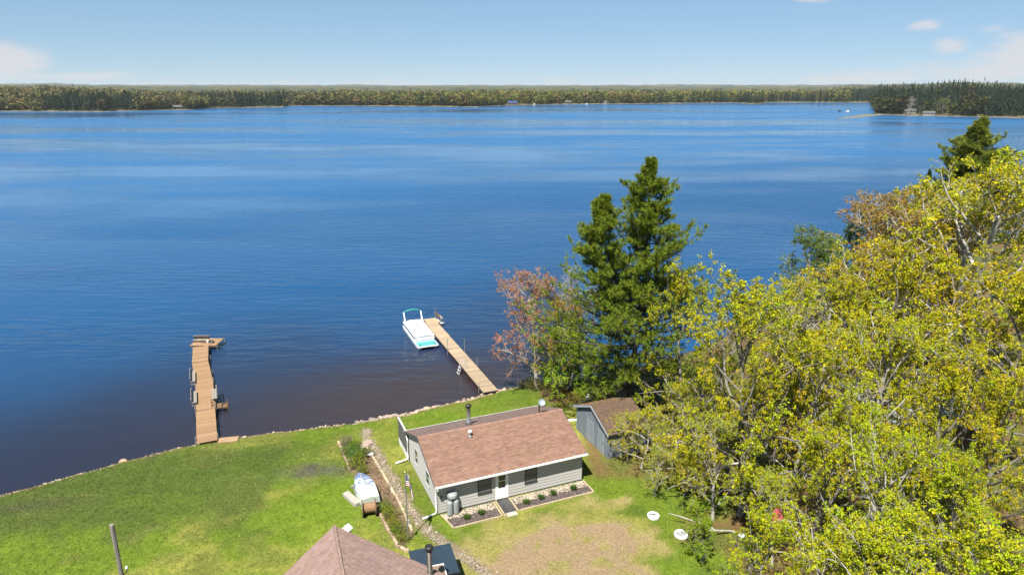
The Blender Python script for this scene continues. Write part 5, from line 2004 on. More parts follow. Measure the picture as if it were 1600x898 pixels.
# ------------------------------------------------------------------ garden strip, path, boat, reel, flag
def build_garden():
    rng = random.Random(12)
    r = np.random.default_rng(13)
    # gravel of the path
    P = []
    pts = np.array(PATH)
    seg = np.r_[0, np.cumsum(np.hypot(*np.diff(pts, axis=0).T))]
    n = 2600
    s = r.uniform(0, seg[-1], n)
    x, y = np.interp(s, seg, pts[:, 0]), np.interp(s, seg, pts[:, 1])
    off = r.normal(0, .21, n)
    x, y = x + off * .9, y + off * .45 + r.normal(0, .1, n)
    scatter_stones('path_gravel', 'pale gravel path running from the shore past the cabin', np.c_[x, y, zg(x, y) + .02], r.uniform(.025, .085, n), ((.32, .265, .20), (.25, .20, .15), (.38, .33, .27), (.20, .16, .12)), 5)
    # two rows of edging
    for line, lab, tone in (([(-15.3, 54.0), (-14.3, 51.4), (-13.1, 48.7)], 'row of pinkish edging stones on the lawn side of the garden, far half', (.42, .30, .22)),
                            ([(-9.75, 43.0), (-8.8, 41.2), (-7.6, 39.0), (-7.0, 38.6)], 'row of pinkish edging stones on the lawn side of the garden, near half', (.44, .31, .24)),
                            ([(-13.0, 53.5), (-11.2, 49.8), (-9.3, 46.0), (-8.1, 43.5), (-6.9, 40.6)], 'row of tan edging timbers and stones beside the gravel path', (.46, .36, .25))):
        a = np.array(line)
        sg = np.r_[0, np.cumsum(np.hypot(*np.diff(a, axis=0).T))]
        t = thing('garden_edging', lab, 'edging', (line[0][0], line[0][1], 0), 0, 'edging rows of the garden strip')
        q = 0.0
        while q < sg[-1]:
            ln = rng.uniform(.3, .5)
            c = q + ln / 2
            x0, y0 = np.interp(c, sg, a[:, 0]), np.interp(c, sg, a[:, 1])
            x1, y1 = np.interp(c + .05, sg, a[:, 0]), np.interp(c + .05, sg, a[:, 1])
            cb = CB()
            cb.box((0, 0, 0), (ln - .03, rng.uniform(.15, .22), .20), None, np.array(tone) * rng.uniform(.7, 1.25), .9)
            o = cb.build('edging_stone', STONE, t, (x0 - line[0][0] + rng.uniform(-.03, .03), y0 - line[0][1], zg1(x0, y0) + .05), math.atan2(y1 - y0, x1 - x0) + rng.uniform(-.12, .12))
            o.rotation_euler[1] = rng.uniform(-.08, .08)
            q += ln
    # shrubs
    far = [(-14.3, 53.3, .8, (.16, .13, .10)), (-13.5, 52.3, .85, C_GREEN), (-13.7, 51.0, 1.0, (.10, .16, .02)), (-12.9, 50.2, 1.05, (.075, .15, .02)), (-12.6, 49.0, 1.15, (.16, .19, .02)), (-12.2, 50.8, .8, (.10, .12, .03)), (-11.9, 48.0, .8, (.15, .17, .02))]
    labs = ['grey bare looking shrub at the lake end of the garden strip', 'dark green shrub second from the lake end of the garden strip', 'green shrub third from the lake end of the garden strip', 'dark shrub fourth from the lake end, by the white garden stone', 'large yellow green shrub just beyond the overturned boat', 'small shrub against the path edging near the white stone', 'low yellow green shrub touching the overturned boat']
    for k, ((x, y, s, c), lab) in enumerate(zip(far, labs)):
        shrub(x, y, s * 1.1, lab, np.array(c) * 1.25, 'shrubs in the garden strip', k, wide=1.25)
    near = [(-9.3, 43.1, .9), (-8.75, 42.2, .95), (-8.3, 41.2, .85), (-7.9, 40.4, .95), (-7.45, 39.6, .75), (-8.9, 42.9, .6)]
    labs = ['green shrub right beside the cable reel', 'green shrub second from the cable reel', 'green shrub third from the cable reel', 'green shrub fourth from the cable reel', 'green shrub at the foot of the flagpole', 'low shrub between the reel and the path edging']
    for k, ((x, y, s), lab) in enumerate(zip(near, labs)):
        shrub(x, y, s, lab, (.17 + .03 * (k % 3), .235, .022), 'shrubs in the garden strip', k + 1, wide=1.15)
    o = obj('garden_stone', ROCKS[2], None, (-11.75, 50.7, zg1(-11.7, 50.7) + .2), .4)
    o.scale = (.28, .24, .28)
    tag(o, 'white rounded stone among the garden shrubs', 'stone')
    o.data = rock_mesh('garden_stone', 91, (.68, .67, .64))
    o = obj('garden_stone', ROCKS[4], None, (-12.6, 53.0, zg1(-12.6, 53.0) + .1), .9)
    o.scale = (.75, .5, .3)
    tag(o, 'flat pinkish stone at the lake end of the path', 'stone')
    # leaf litter, twigs and weeds between the shrubs
    n = 2600
    gx, gy = r.uniform(-15.4, -6.6, n), r.uniform(38.6, 54.2, n)
    k = in_poly(gx, gy, BED)
    gx, gy = gx[k], gy[k]
    pos = np.c_[gx, gy, zg(gx, gy) + r.uniform(.01, .16, len(gx))]
    LV, LF = leaf_quads(r, pos, unit(r.normal(size=pos.shape) + np.array([0, 0, .6])), .13, 0, 3, .09)
    base = np.array([(.22, .14, .08), (.13, .09, .06), (.14, .19, .03), (.30, .22, .14), (.10, .14, .025)])[r.integers(0, 5, len(pos))]
    tag(obj('garden_weeds', np_mesh('garden_weeds', LV, LF, LEAF, {'tint': ('FACE', np.repeat(base * r.uniform(.6, 1.3, (len(pos), 1)), 3, 0))})), 'leaf litter and weeds in the garden strip', kind='stuff', color=(1, 1, 1))
    # overturned boat
    a, b = at_z(560, 741, 1.75), at_z(581, 788, 1.75)
    d = (a - b)[:2]
    ang = math.atan2(d[1], d[0])
    ctr = (a + b)[:2] / 2
    t = thing('rowing_boat', 'overturned white rowing boat with blue scuffs on the lawn', 'boat', (ctr[0], ctr[1], zg1(*ctr) + .18), ang)
    m, nt, N, L, bs = nodes_of('boat_paint')
    tc = N.new('ShaderNodeTexCoord')
    nz = N.new('ShaderNodeTexNoise')
    nz.inputs['Scale'].default_value = 3.2
    nz.inputs['Detail'].default_value = 7
    nz.inputs['Roughness'].default_value = .7
    L.new(tc.outputs['Object'], nz.inputs['Vector'])
    sx = N.new('ShaderNodeSeparateXYZ')
    L.new(tc.outputs['Object'], sx.inputs[0])
    ad = N.new('ShaderNodeMath')
    ad.operation = 'MULTIPLY_ADD'
    ad.inputs[1].default_value = .075
    L.new(sx.outputs[0], ad.inputs[0])
    L.new(nz.outputs['Fac'], ad.inputs[2])
    rp = N.new('ShaderNodeValToRGB')
    rp.color_ramp.elements[0].position = .47
    rp.color_ramp.elements[0].color = (.40, .43, .37, 1)
    rp.color_ramp.elements[1].position = .56
    rp.color_ramp.elements[1].color = (.085, .12, .23, 1)
    L.new(ad.outputs[0], rp.inputs[0])
    L.new(rp.outputs[0], bs.inputs['Base Color'])
    bs.inputs['Roughness'].default_value = .55
    LB, NS = 4.0, 13
    V, F = [], []
    prof = 9
    for i in range(NS):
        u = i / (NS - 1)
        w = .74 * (1 - max(0, (u - .45) / .55) ** 2.3) * (.88 + .12 * min(1, u / .3)) + .02
        h = .56 + .05 * math.sin(u * 3.14) - .12 * u ** 3
        for j in range(prof):
            q = j / (prof - 1) * 2 - 1
            x = (u - .5) * LB
            y = w * math.copysign(min(1, abs(q) * 1.25), q) if abs(q) < .8 else w * math.copysign(1 + .06 * (abs(q) - .8), q)
            if abs(q) < .78:
                zz = h * (1 - .10 * (q / .78) ** 2) + (.045 if j == prof // 2 else 0)
            else:
                zz = 0 if abs(q) == 1 else h * .55
            V.append((x, y, zz))
    for i in range(NS - 1):
        for j in range(prof - 1):
            k = i * prof + j
            F.append((k, k + prof, k + prof + 1, k + 1))
    F.append(tuple(range(prof)))
    MB().add(V, F).build('hull', m, t)
    kl = MB()
    kl.box(-LB / 2 + .1, LB / 2 - .5, -.025, .025, .56, .65)
    kl.build('keel', mat('keel', (.42, .44, .40), .5, .15), t)
    for s in (-1, 1):
        pts = [((i / (NS - 1) - .5) * LB, s * (V[i * prof + prof - 1][1] + .02), .02) for i in range(NS)]
        MB().tube(pts, .035, 6).build('gunwale', STEEL, t)
    for x in (-1.4, .9):
        MB().box(x, x + .2, -.85, .85, -.18, -.02).build('support_block', OLDWOOD, t)
    # timber beside it
    p = at_z(550, 782, 1.5)
    tag(MB().cbox(-.95, .95, -.26, .26, 0, .34, .05).build('timber_block', mat('grey_timber', (.44, .41, .35), .85, .2, 3), None, (p[0], p[1], zg1(p[0], p[1])), R(-48)), 'weathered grey timber lying left of the overturned boat', 'timber')
    # cable reel
    p = at_z(577, 806, 1.45)
    t = thing('cable_reel', 'brown wooden cable reel at the end of the overturned boat', 'reel', (p[0], p[1] + .1, zg1(p[0], p[1])), R(14))
    rot = lambda x: Matrix.Translation((x, 0, .60)) @ Matrix.Rotation(R(90), 4, 'Y')
    RW = mat('reel_wood', (.15, .085, .048), .8, .3, 5, bump=.3)
    for x in (-.5, .42):
        f = MB()
        f.lathe([(.05, 0), (.60, 0), (.60, .075), (.05, .075)], 24, (0, 0), rot(x))
        fl = f.build('flange', RW, t)
        h = MB()
        h.lathe([(.12, -.02), (.12, .095)], 12, (0, 0), rot(x))
        h.build('hub_plate', STEEL, fl)
    f = MB()
    for k in range(14):
        a = 2 * math.pi * k / 14
        mm = Matrix.Translation((0, 0, .60)) @ Matrix.Rotation(a, 4, 'X')
        MB().box(-.424, .419, -.074, .074, .32, .352, mm).build('core_stave', mat('stave_wood', (.34, .19, .095), .8, .25, 5), t)
    # flagpole
    p = at_z(638, 847, 1.4)
    g = zg1(p[0], p[1])
    t = thing('flagpole', 'slim flagpole flying a limp striped flag beside the path', 'flagpole', (p[0], p[1], g), 0)
    HP = 5.25
    MB().tube([(0, 0, -.3), (0, 0, 2.6), (0, 0, HP)], [.045, .04, .028], 10).build('pole', STEEL, t)
    MB().lathe([(.02, HP), (.06, HP + .04), (.06, HP + .09), (.01, HP + .13)], 10).build('finial', mat('gold_ball', (.55, .40, .12), .35, .05, metal=.6), t)
    MB().cbox(.04, .16, -.06, .06, 1.42, 1.68, .02).build('lantern', mat('lantern_pale', (.30, .34, .40), .4, .1), t)
    nu, nv = 26, 13
    red, wht, blu = mat('flag_red', (.42, .025, .04), .8, .05), mat('flag_white', (.72, .72, .72), .8, .03), mat('flag_blue', (.02, .035, .13), .8, .05)
    V = []
    for i in range(nu + 1):
        for j in range(nv + 1):
            u, v = i / nu * 1.5, j / nv * .9
            f = u / 1.5
            x = .04 + .46 * f ** .55 * (1 - .25 * (1 - j / nv)) + .05 * math.sin(u * 7)
            y = .10 * math.sin(u * 6.5 + v * 2.2) * min(1, f * 3) + .07 * math.sin(u * 13) * f
            zz = HP - .12 - v * (1 - .25 * f) - (u * .92) * (.25 + .75 * f)
            V.append((x, y, zz))
    fl = MB()
    me_parts = {'stripe': [], 'white': [], 'canton': []}
    for i in range(nu):
        for j in range(nv):
            k = i * (nv + 1) + j
            q = (k, k + nv + 1, k + nv + 2, k + 1)
            nm = 'canton' if (i < nu * .4 and j < 7) else ('stripe' if j % 2 == 0 else 'white')
            me_parts[nm].append(q)
    fo = None
    for nm, mm in (('white', wht), ('stripe', red), ('canton', blu)):
        b = MB()
        b.v, b.f = list(V), me_parts[nm]
        if nm == 'white':
            fo = b.build('flag', mm, t, smooth_=True)
        else:
            b.build({'stripe': 'red_stripes', 'canton': 'canton'}[nm], mm, fo, smooth_=True)
    st = MB()
    for r_ in range(9):
        for c_ in range(6 if r_ % 2 == 0 else 5):
            i = .6 + c_ * 1.65 + (.8 if r_ % 2 else 0)
            j = .45 + r_ * .75
            i0, j0 = int(i), int(j)
            pv = Vector(V[i0 * (nv + 1) + j0])
            for s in (-1, 1):
                st.add([pv + Vector((.0, s * .006, .02)), pv + Vector((.018, s * .006, 0)), pv + Vector((0, s * .006, -.02)), pv + Vector((-.018, s * .006, 0))], [(0, 1, 2, 3)])
    st.build('stars', wht, fo)


build_garden()


# ------------------------------------------------------------------ neighbour house in the foreground, its stovepipe, the navy shed
def build_neighbour():
    ze = 4.3
    A = at_z(522, 821, ze)
    aR, aL = R(-31), R(-111)
    ang = aR
    t = thing('hip_roof_house', 'house with mauve brown hip roof at the bottom edge', 'house', (A[0], A[1], 1.45), ang)
    # local: x along the right eave, y negative along the left eave
    E = ze - 1.45
    LX, LY, PT = 13.0, 17.0, .42
    hy = LX / 2
    zr = E + hy * PT
    C0, C1, C2, C3 = (0, 0, E), (LX, 0, E), (LX, -LY, E), (0, -LY, E)
    R0, R1 = (hy, -hy, zr), (hy, -LY + hy, zr)
    r = MB()
    r.slab([C1, C0, R0], .1)
    r.slab([C0, C3, R1, R0], .1)
    r.slab([C2, C1, R0, R1], .1)
    r.slab([C3, C2, R1], .1)
    roof = r.build('roof', DECKING, t)
    Ls = math.hypot(hy, hy * PT)
    sc = hy / Ls
    col = (.285, .190, .165)
    shingles('shingles', roof, C1, (-1, 0, 0), (0, -hy, hy * PT), lambda v: (v * sc, LX - v * sc), Ls, np.array(col) * .97, 31, .33, .15)
    shingles('shingles', roof, C0, (0, -1, 0), (hy, 0, hy * PT), lambda v: (v * sc, LY - v * sc), Ls, col, 32, .33, .15)
    shingles('shingles', roof, C2, (0, 1, 0), (-hy, 0, hy * PT), lambda v: (v * sc, LY - v * sc), Ls, col, 33, .33, .15)
    hc = CB()
    rng = random.Random(3)
    for (p, q) in ((C0, R0), (C1, R0), (R0, R1)):
        p_, q_ = Vector(p), Vector(q)
        d = q_ - p_
        n = int(d.length / .26)
        rm = d.to_track_quat('X', 'Z').to_matrix()
        for k in range(n):
            c = p_ + d * ((k + .5) / n)
            for s in (-1, 1):
                hc.box((c.x, c.y, c.z + .03), (.29, .21, .018), rm @ Matrix.Rotation(R(2), 3, 'Y') @ Matrix.Rotation(R(14) * s, 3, 'X'), np.array((.275, .188, .162)) * rng.uniform(.84, 1.14))
    tag(hc.build('hip_caps', SHINGLE, roof), kind='stuff')
    f = MB()
    f.box(-.03, LX + .03, .005, .035, E - .2, E - .03)
    f.box(-.035, -.005, -LY, .004, E - .2, E - .03)
    f.box(LX + .005, LX + .035, -LY, .004, E - .2, E - .03)
    f.build('fascia', WHITE, t)
    w = MB()
    w.box(.45, LX - .45, -LY + .45, -.45, -.3, E - .05)
    w.build('wall', mat('neighbour_wall', (.42, .38, .33), .8, .08), t)
    # the two eaves meet at a slightly sharp corner
    for o in list(t.children) + list(roof.children):
        for v in o.data.vertices:
            v.co.x -= v.co.y * .176
    # eave porch corner with white edge
    p = at_z(692, 881, 3.9)
    c = Matrix.Rotation(-ang, 3, 'Z') @ Vector((p[0] - A[0], p[1] - A[1], 0))
    pm = Matrix.Translation((c.x, c.y, 3.9 - 1.45)) @ Matrix.Rotation(R(17) - ang, 4, 'Z')
    po = MB().box(-1.7, 0, -2.2, 0, -.12, 0, pm).build('porch_roof', mat('porch_brown', (.25, .17, .12), .9, .2, 6), t)
    e = MB()
    e.box(-1.7, .05, .001, .05, -.14, .03, pm)
    e.box(.001, .05, -2.2, 0, -.14, .03, pm)
    e.build('drip_edge', WHITE, po)
    for dx_, dy_ in ((-.15, -.15), (-.15, -2.0)):
        MB().box(dx_ - .12, dx_, dy_ - .12, dy_, -2.7, -.121, pm).build('porch_post', WHITE, po)
    # stovepipe
    b = at_z(672, 896, 4.6)
    c = Matrix.Rotation(-ang, 3, 'Z') @ Vector((b[0] - A[0], b[1] - A[1], 0))
    zb = 4.6 - 1.45
    zt = float(at_y(672, 853, b[1])[2]) - 1.45
    m = MB()
    m.lathe([(.22, zb - .4), (.2, zb + .05), (.155, zb + .06), (.155, zt - .12)], 16, (c.x, c.y))
    st = m.build('stove_pipe', mat('pipe_dark', (.085, .07, .055), .45, .25, 3, metal=.4), roof, smooth_=True)
    m = MB()
    m.lathe([(.165, zt - .2), (.235, zt - .18), (.235, zt), (.20, zt + .03), (.18, zt - .02), (.05, zt - .04)], 16, (c.x, c.y))
    m.build('pipe_cap', BLACKM, roof)
    m = MB()
    m.lathe([(.165, zb + .24), (.168, zb + .30)], 16, (c.x, c.y))
    m.build('pipe_band', STEEL, roof)
    # white hooded vent box behind the eave
    p = at_z(541, 826, 3.2)
    v = thing('vent_box', 'small white hooded box on a post behind the hip roof corner', 'box', (p[0], p[1], zg1(p[0], p[1])), R(-20))
    hz = 3.2 - zg1(p[0], p[1]) - .3
    MB().box(-.05, .05, -.05, .05, -.2, hz).build('post', OLDWOOD, v)
    MB().box(-.2, .2, -.22, .22, hz, hz + .34).build('body', BLACKM, v)
    h = MB()
    h.slab([(-.30, -.30, hz + .26), (0, -.30, hz + .52), (0, .30, hz + .52), (-.30, .30, hz + .26)][::-1], .03)
    h.slab([(.0, -.30, hz + .52), (.30, -.30, hz + .26), (.30, .30, hz + .26), (0, .30, hz + .52)][::-1], .03)
    h.build('hood', WHITE_W, v)
    # navy shed
    zs = 3.55
    q = at_z(639, 860, zs)
    s = thing('navy_shed', 'small navy blue flat roofed shed behind the stovepipe', 'shed', (q[0], q[1], 1.45), R(17))
    NV = mat('navy_paint', (.018, .045, .085), .55, .12, 2)
    NR = mat('navy_roof', (.020, .042, .070), .6, .15, 2.5, stain=.15)
    hz = zs - 1.45
    ro = MB()
    ro.slab([(-.02, .02, hz - .02), (-.02, -2.75, hz - .02), (2.6, -2.75, hz - .02), (2.6, .02, hz - .02)], .10)
    rf = ro.build('roof', NR, s)
    for k in range(7):
        MB().box(.02 + k * .37, .035 + k * .37, -2.72, -.01, hz - .019, hz - .008).build('roof_seam', NR, rf)
    MB().box(-.04, 2.62, -2.79, -2.752, hz - .16, hz - .01).build('trim_board', BLACKM, rf)
    w = MB()
    w.box(.08, 2.5, -2.65, -.08, -.2, hz - .12)
    wl = w.build('wall', NV, s)
    for k in range(10):
        MB().box(.1 + k * .24, .32 + k * .24, -2.668, -2.651, 0, hz - .125).build('wall_board', NV, wl)
        MB().box(2.501, 2.518, -2.62 + k * .254, -2.38 + k * .254, 0, hz - .125).build('wall_board', NV, wl)
    # utility pole at the left
    top = at_y(174.5, 819, 29.5)
    g = zg1(top[0], 29.5)
    u = thing('utility_pole', 'weathered grey wooden pole standing on the left lawn', 'pole', (top[0], 29.5, g), .4)
    hh = float(top[2]) - g
    PW = mat('pole_wood', (.30, .265, .235), .9, .3, 3, stretch=(3, 3, .25), bump=.5, bscale=10)
    pl = MB()
    pl.tube([(0, 0, -.5), (.01, 0, hh * .5), (0, 0, hh - .03), (0, 0, hh)], [.15, .13, .115, .10], 14)
    pl.build('pole', PW, u)
    k = at_y(193, 893, 29.5)
    kz = float(k[2]) - g
    br = MB()
    br.tube([(.08, .02, kz - .2), (.28, .05, kz - .05), (.28, .05, kz + .08)], .02, 6)
    br.build('bracket', BLACKM, u)
    MB().lathe([(.03, kz + .08), (.07, kz + .10), (.07, kz + .16), (.03, kz + .19), (.05, kz + .22)], 10, (.28, .05)).build('insulator', WHITE_W, u)
    MB().tube([(.28, .05, kz - .05), (.36, .12, kz - .5), (.16, .05, kz - 1.2)], .012, 6).build('wire', BLACKM, u)


build_neighbour()


# ------------------------------------------------------------------ things under the trees
def build_yard():
    for (px, py), lab, kind in (((1021, 803), 'white round lid with dark twig on the grass', 0), ((1064, 832), 'white round ring with grey middle on the grass under the bough', 1)):
        p = at_z(px, py, zg1(10.5, 41) + .2)
        g = zg1(p[0], p[1])
        t = thing('septic_cover' if kind == 0 else 'planter_ring', lab, 'cover' if kind == 0 else 'ring', (p[0], p[1], g), .3)
        if kind == 0:
            MB().lathe([(.42, -.05), (.44, .10), (.42, .17), (.36, .19), (.34, .16), (.02, .19)], 26).build('lid', WHITE_W, t)
            b = MB()
            b.tube([(-.3, .12, .20), (-.05, .0, .22), (.25, -.14, .20)], .03, 5)
            b.tube([(-.1, -.18, .19), (.02, 0, .22), (.15, .1, .2)], .025, 5)
            b.build('twig', BARK_PINE, t)
        else:
            MB().lathe([(.33, .05), (.34, .17), (.40, .21), (.46, .16), (.48, .05), (.46, -.05)], 26).build('rim', WHITE_W, t)
            MB().lathe([(.33, .0), (.33, .10), (.2, .13), (.02, .12)], 22).build('middle', mat('ring_grey', (.36, .37, .38), .7, .3, 6), t)
    # two red chairs by the big oak
    RED = mat('chair_red', (.55, .085, .10), .5, .06)
    for (px, py), lab, rz in (((1187, 806), 'red slatted garden chair left of the oak trunk', .5), ((1212, 812), 'red slatted garden chair right of the oak trunk', -.4)):
        p = at_z(px, py, zg1(18, 41) + .3)
        t = thing('garden_chair', lab, 'chair', (p[0], p[1], zg1(p[0], p[1])), rz, 'red chairs under the oak')
        for k in range(5):
            MB().cbox(-.3, .3, -.28 + k * .11, -.19 + k * .11, .33 - k * .018, .355 - k * .018, .006).build('seat_slat', RED, t)
            m = Matrix.Translation((-.24 + k * .12, .28, .26)) @ Matrix.Rotation(R(-20), 4, 'X')
            MB().cbox(-.052, .052, -.012, .012, 0, .80 - abs(k - 2) * .05, .006, m).build('back_slat', RED, t)
        for x in (-.36, .33):
            MB().box(x, x + .03, -.28, -.19, 0, .54).build('leg', RED, t)
            MB().box(x, x + .03, .22, .31, 0, .54).build('leg', RED, t)
            MB().cbox(x - .05, x + .09, -.34, .36, .542, .565, .006).build('arm_rest', RED, t)
    # stump with a pale top
    p = at_z(1158, 845, zg1(15, 39) + .4)
    t = thing('tree_stump', 'short dark stump with a pale blue pot on top', 'stump', (p[0], p[1], zg1(p[0], p[1])), 0)
    MB().lathe([(.42, -.2), (.36, .05), (.30, .3), (.29, .6), (.05, .62)], 12).build('stump', BARK_PINE, t)
    MB().lathe([(.12, .62), (.2, .84), (.22, .86), (.18, .86), (.1, .68)], 12).build('pot', mat('pot_blue', (.50, .60, .66), .5, .1), t)
    # neighbour cabin seen through the trees
    p = at_z(1395, 585, 7.2)
    g = zg1(p[0], p[1])
    t = thing('green_roof_cabin', 'cabin with grey green roof half hidden by the yellow oaks', 'cabin', (p[0], p[1], g), CA)
    LX, LY, E, PK = 10, 7.5, 2.6, 4.3
    GW = mat('cabin_cream', (.42, .40, .33), .8, .08)
    prof = [(-LY / 2, 0), (LY / 2, 0), (LY / 2, E), (0, PK - .1), (-LY / 2, E)]
    for x0 in (-LX / 2, LX / 2 - .12):
        b = MB()
        b.add([(x0, y, z) for y, z in prof] + [(x0 + .12, y, z) for y, z in prof], [(0, 1, 2, 3, 4), (9, 8, 7, 6, 5)] + [(i, 5 + i, 5 + (i + 1) % 5, (i + 1) % 5) for i in range(5)])
        b.build('wall', GW, t)
    for y0 in (-LY / 2, LY / 2 - .12):
        MB().box(-LX / 2 + .12, LX / 2 - .12, y0, y0 + .12, -.3, E).build('wall', GW, t)
    GR = mat('roof_green', (.30, .34, .31), .7, .12, 1.2, stain=.15)
    sl = (PK - E) / (LY / 2)
    r = MB()
    for s in (-1, 1):
        q = [(-LX / 2 - .3, s * (LY / 2 + .4), E - .4 * sl + .06), (LX / 2 + .3, s * (LY / 2 + .4), E - .4 * sl + .06), (LX / 2 + .3, 0, PK + .06), (-LX / 2 - .3, 0, PK + .06)]
        r.slab(q if s < 0 else q[::-1], .08)
    ro = r.build('roof', GR, t)
    for s in (-1,):
        for k in range(24):
            x = -LX / 2 - .2 + k * .45
            MB().slab([(x, s * (LY / 2 + .4), E - .4 * sl + .09), (x + .04, s * (LY / 2 + .4), E - .4 * sl + .09), (x + .04, 0, PK + .09), (x, 0, PK + .09)], .03).build('roof_seam', GR, ro)
    for x in (-3, 1.5):
        b = MB().box(x, x + 1.2, -LY / 2 - .03, -LY / 2 - .001, 1, 2.1)
        wn = b.build('window', WHITE, t)
        MB().box(x + .08, x + 1.12, -LY / 2 - .045, -LY / 2 - .031, 1.08, 2.02).build('pane', GLASS, wn)
    # brush at the point
    spots = [(2.2, 66.3, 1.5, (.20, .20, .05)), (3.6, 65.6, 1.3, (.19, .19, .03)), (4.6, 64.2, 1.4, (.23, .16, .04)), (3.4, 63.6, .8, (.17, .14, .06)), (5.4, 62.6, 1.3, (.22, .19, .03)), (6.2, 61.2, 1.2, (.24, .18, .03)), (7.0, 63.0, 1.6, (.16, .19, .03)), (5.9, 65.6, 1.5, (.15, .19, .03)), (4.9, 60.2, 1.0, (.24, .16, .05)), (7.4, 59.6, 1.2, (.21, .15, .04)), (8.2, 64.6, 1.6, (.14, .18, .03)), (1.2, 66.9, 1.0, (.22, .20, .09))]
    words = ['grassy bush at the tip of the point beside the right dock', 'yellow bush second along the brushy point', 'tan bush behind the satellite dish', 'low brown bush nearest the lawn on the point', 'olive bush right of the satellite dish', 'tan bush between the dish and the shed', 'green bush under the red budded maple', 'green bush at the waterline under the maple', 'low tan bush at the cabin back corner', 'brown bush behind the white boulder', 'dark green bush by the pine foot', 'pale dry bush at the water beside the right dock']
    for k, ((x, y, s, c), lab) in enumerate(zip(spots, words)):
        shrub(x, y, s * .95, lab, c, 'brush on the point', k, 'wild_bush', 1.25)


build_yard()


# ------------------------------------------------------------------ undergrowth
def build_undergrowth():
    rng = np.random.default_rng(17)
    n = 26000
    x, y = rng.uniform(8, 62, n), rng.uniform(22, 100, n)
    path, dirt, dry, bed, wood, d = ground_masks(x, y)
    keep = (rng.random(n) < wood * smooth((fbm(x * .3, y * .3, 3) - .36) / .2)) & (d > .5) & (x < y * .85 + 6)
    x, y = x[keep], y[keep]
    z = zg(x, y)
    n = len(x)
    pos = np.c_[x, y, z + rng.uniform(.02, .5, n) ** 1.3]
    V, F = leaf_quads(rng, pos, unit(rng.normal(size=(n, 3)) + np.array([0, 0, 1])), .17, -.1, 3, .14)
    base = np.array([(.12, .17, .02), (.20, .20, .02), (.09, .13, .02), (.17, .11, .04)])[rng.integers(0, 4, n)]
    tint = np.repeat(base * rng.uniform(.6, 1.3, (n, 1)), 3, 0)
    me = np_mesh('undergrowth', V, F, LEAF, {'tint': ('FACE', tint)})
    tag(obj('undergrowth', me), 'low green and brown undergrowth below the oaks', kind='stuff', color=(1, 1, 1))


build_undergrowth()


# ------------------------------------------------------------------ far shore things
def far_at(px, s):
    az = px_az(px)
    r = float(far_r(np.array(az))) + s
    return np.array([math.sin(az) * r, math.cos(az) * r, float(far_z(np.array(az), np.array(r)))])


def far_house(px, s, w, dp, h, wall, roof, label, turn=0.0, name='far_house', cat='house', lift=0.0):
    p = far_at(px, s)
    t = thing(name, label, cat, (p[0], p[1], p[2] - .3 + lift), -px_az(px) + turn)
    pk = h + dp * .28
    prof = [(-dp / 2, 0), (dp / 2, 0), (dp / 2, h), (0, pk), (-dp / 2, h)]
    b = MB()
    b.add([(-w / 2, y, z) for y, z in prof] + [(w / 2, y, z) for y, z in prof], [(0, 1, 2, 3, 4)[::-1], (5, 6, 7, 8, 9)] + [(i, (i + 1) % 5, 5 + (i + 1) % 5, 5 + i) for i in range(5)])
    b.build('wall', wall, t)
    r = MB()
    sl = (pk - h) / (dp / 2)
    for q in (-1, 1):
        c = [(-w / 2 - .5, q * (dp / 2 + .6), h - .6 * sl + .1), (w / 2 + .5, q * (dp / 2 + .6), h - .6 * sl + .1), (w / 2 + .5, 0, pk + .1), (-w / 2 - .5, 0, pk + .1)]
        r.slab(c if q < 0 else c[::-1], .2)
    r.build('roof', roof, t)
    for k in range(3):
        x = (-.3 + .3 * k) * w
        wn = MB().box(x - .7, x + .7, -dp / 2 - .06, -dp / 2 - .001, 1.0, min(2.4, h - .3)).build('window', wall, t)
        MB().box(x - .55, x + .55, -dp / 2 - .1, -dp / 2 - .061, 1.15, min(2.25, h - .45)).build('pane', GLASS, wn)
    return t


BRN = mat('far_brown', (.12, .085, .06), .9, .1)
GRYR = mat('far_grey_roof', (.11, .11, .105), .9, .1)
FWH = mat('far_white', (.34, .35, .37), .8, .1)
BLUR = mat('far_blue_roof', (.03, .06, .22), .7, .1)
far_house(275, 12, 12, 9, 3.2, BRN, GRYR, 'brown cabin with pale roof among willows on the far left shore', .1)
far_house(801, 12, 17, 10, 3.4, BRN, BLUR, 'house with dark blue roof on the far shore at centre', 0)
far_house(888, 16, 12, 9, 3, BRN, GRYR, 'low cabin with pale roof right of the blue roofed house')
far_house(945, 16, 8, 6, 3.4, FWH, GRYR, 'small white house on the far shore right of centre')
far_house(1428, 22, 9, 7, 3.2, FWH, GRYR, 'white house beside the pale bare tree on the far point')
far_house(1456, 9, 12, 7, 2.6, FWH, GRYR, 'white boathouse at the water on the far point')
far_house(1414, 22, 9, 7, 3.0, BRN, GRYR, 'grey roofed cabin left of the white house on the far point')


def far_boat(px, py, L, label, m, name='moored_boat'):
    p = at_z(px, py, 0)
    t = thing(name, label, 'boat', (p[0], p[1], 0), .2)
    b = MB()
    b.add([(-L / 2, -1, .9), (L * .3, -1, .9), (L / 2, 0, 1.1), (L * .3, 1, .9), (-L / 2, 1, .9), (-L / 2, -.7, -.2), (L * .25, -.6, -.2), (L * .42, 0, -.2), (L * .25, .6, -.2), (-L / 2, .7, -.2)],
          [(0, 1, 2, 3, 4)] + [(i, 5 + i, 5 + (i + 1) % 5, (i + 1) % 5) for i in range(5)])
    b.build('hull', m, t)
    MB().cbox(-L * .2, L * .12, -.7, .7, .9, 2.0, .2).build('cabin_top', m, t)


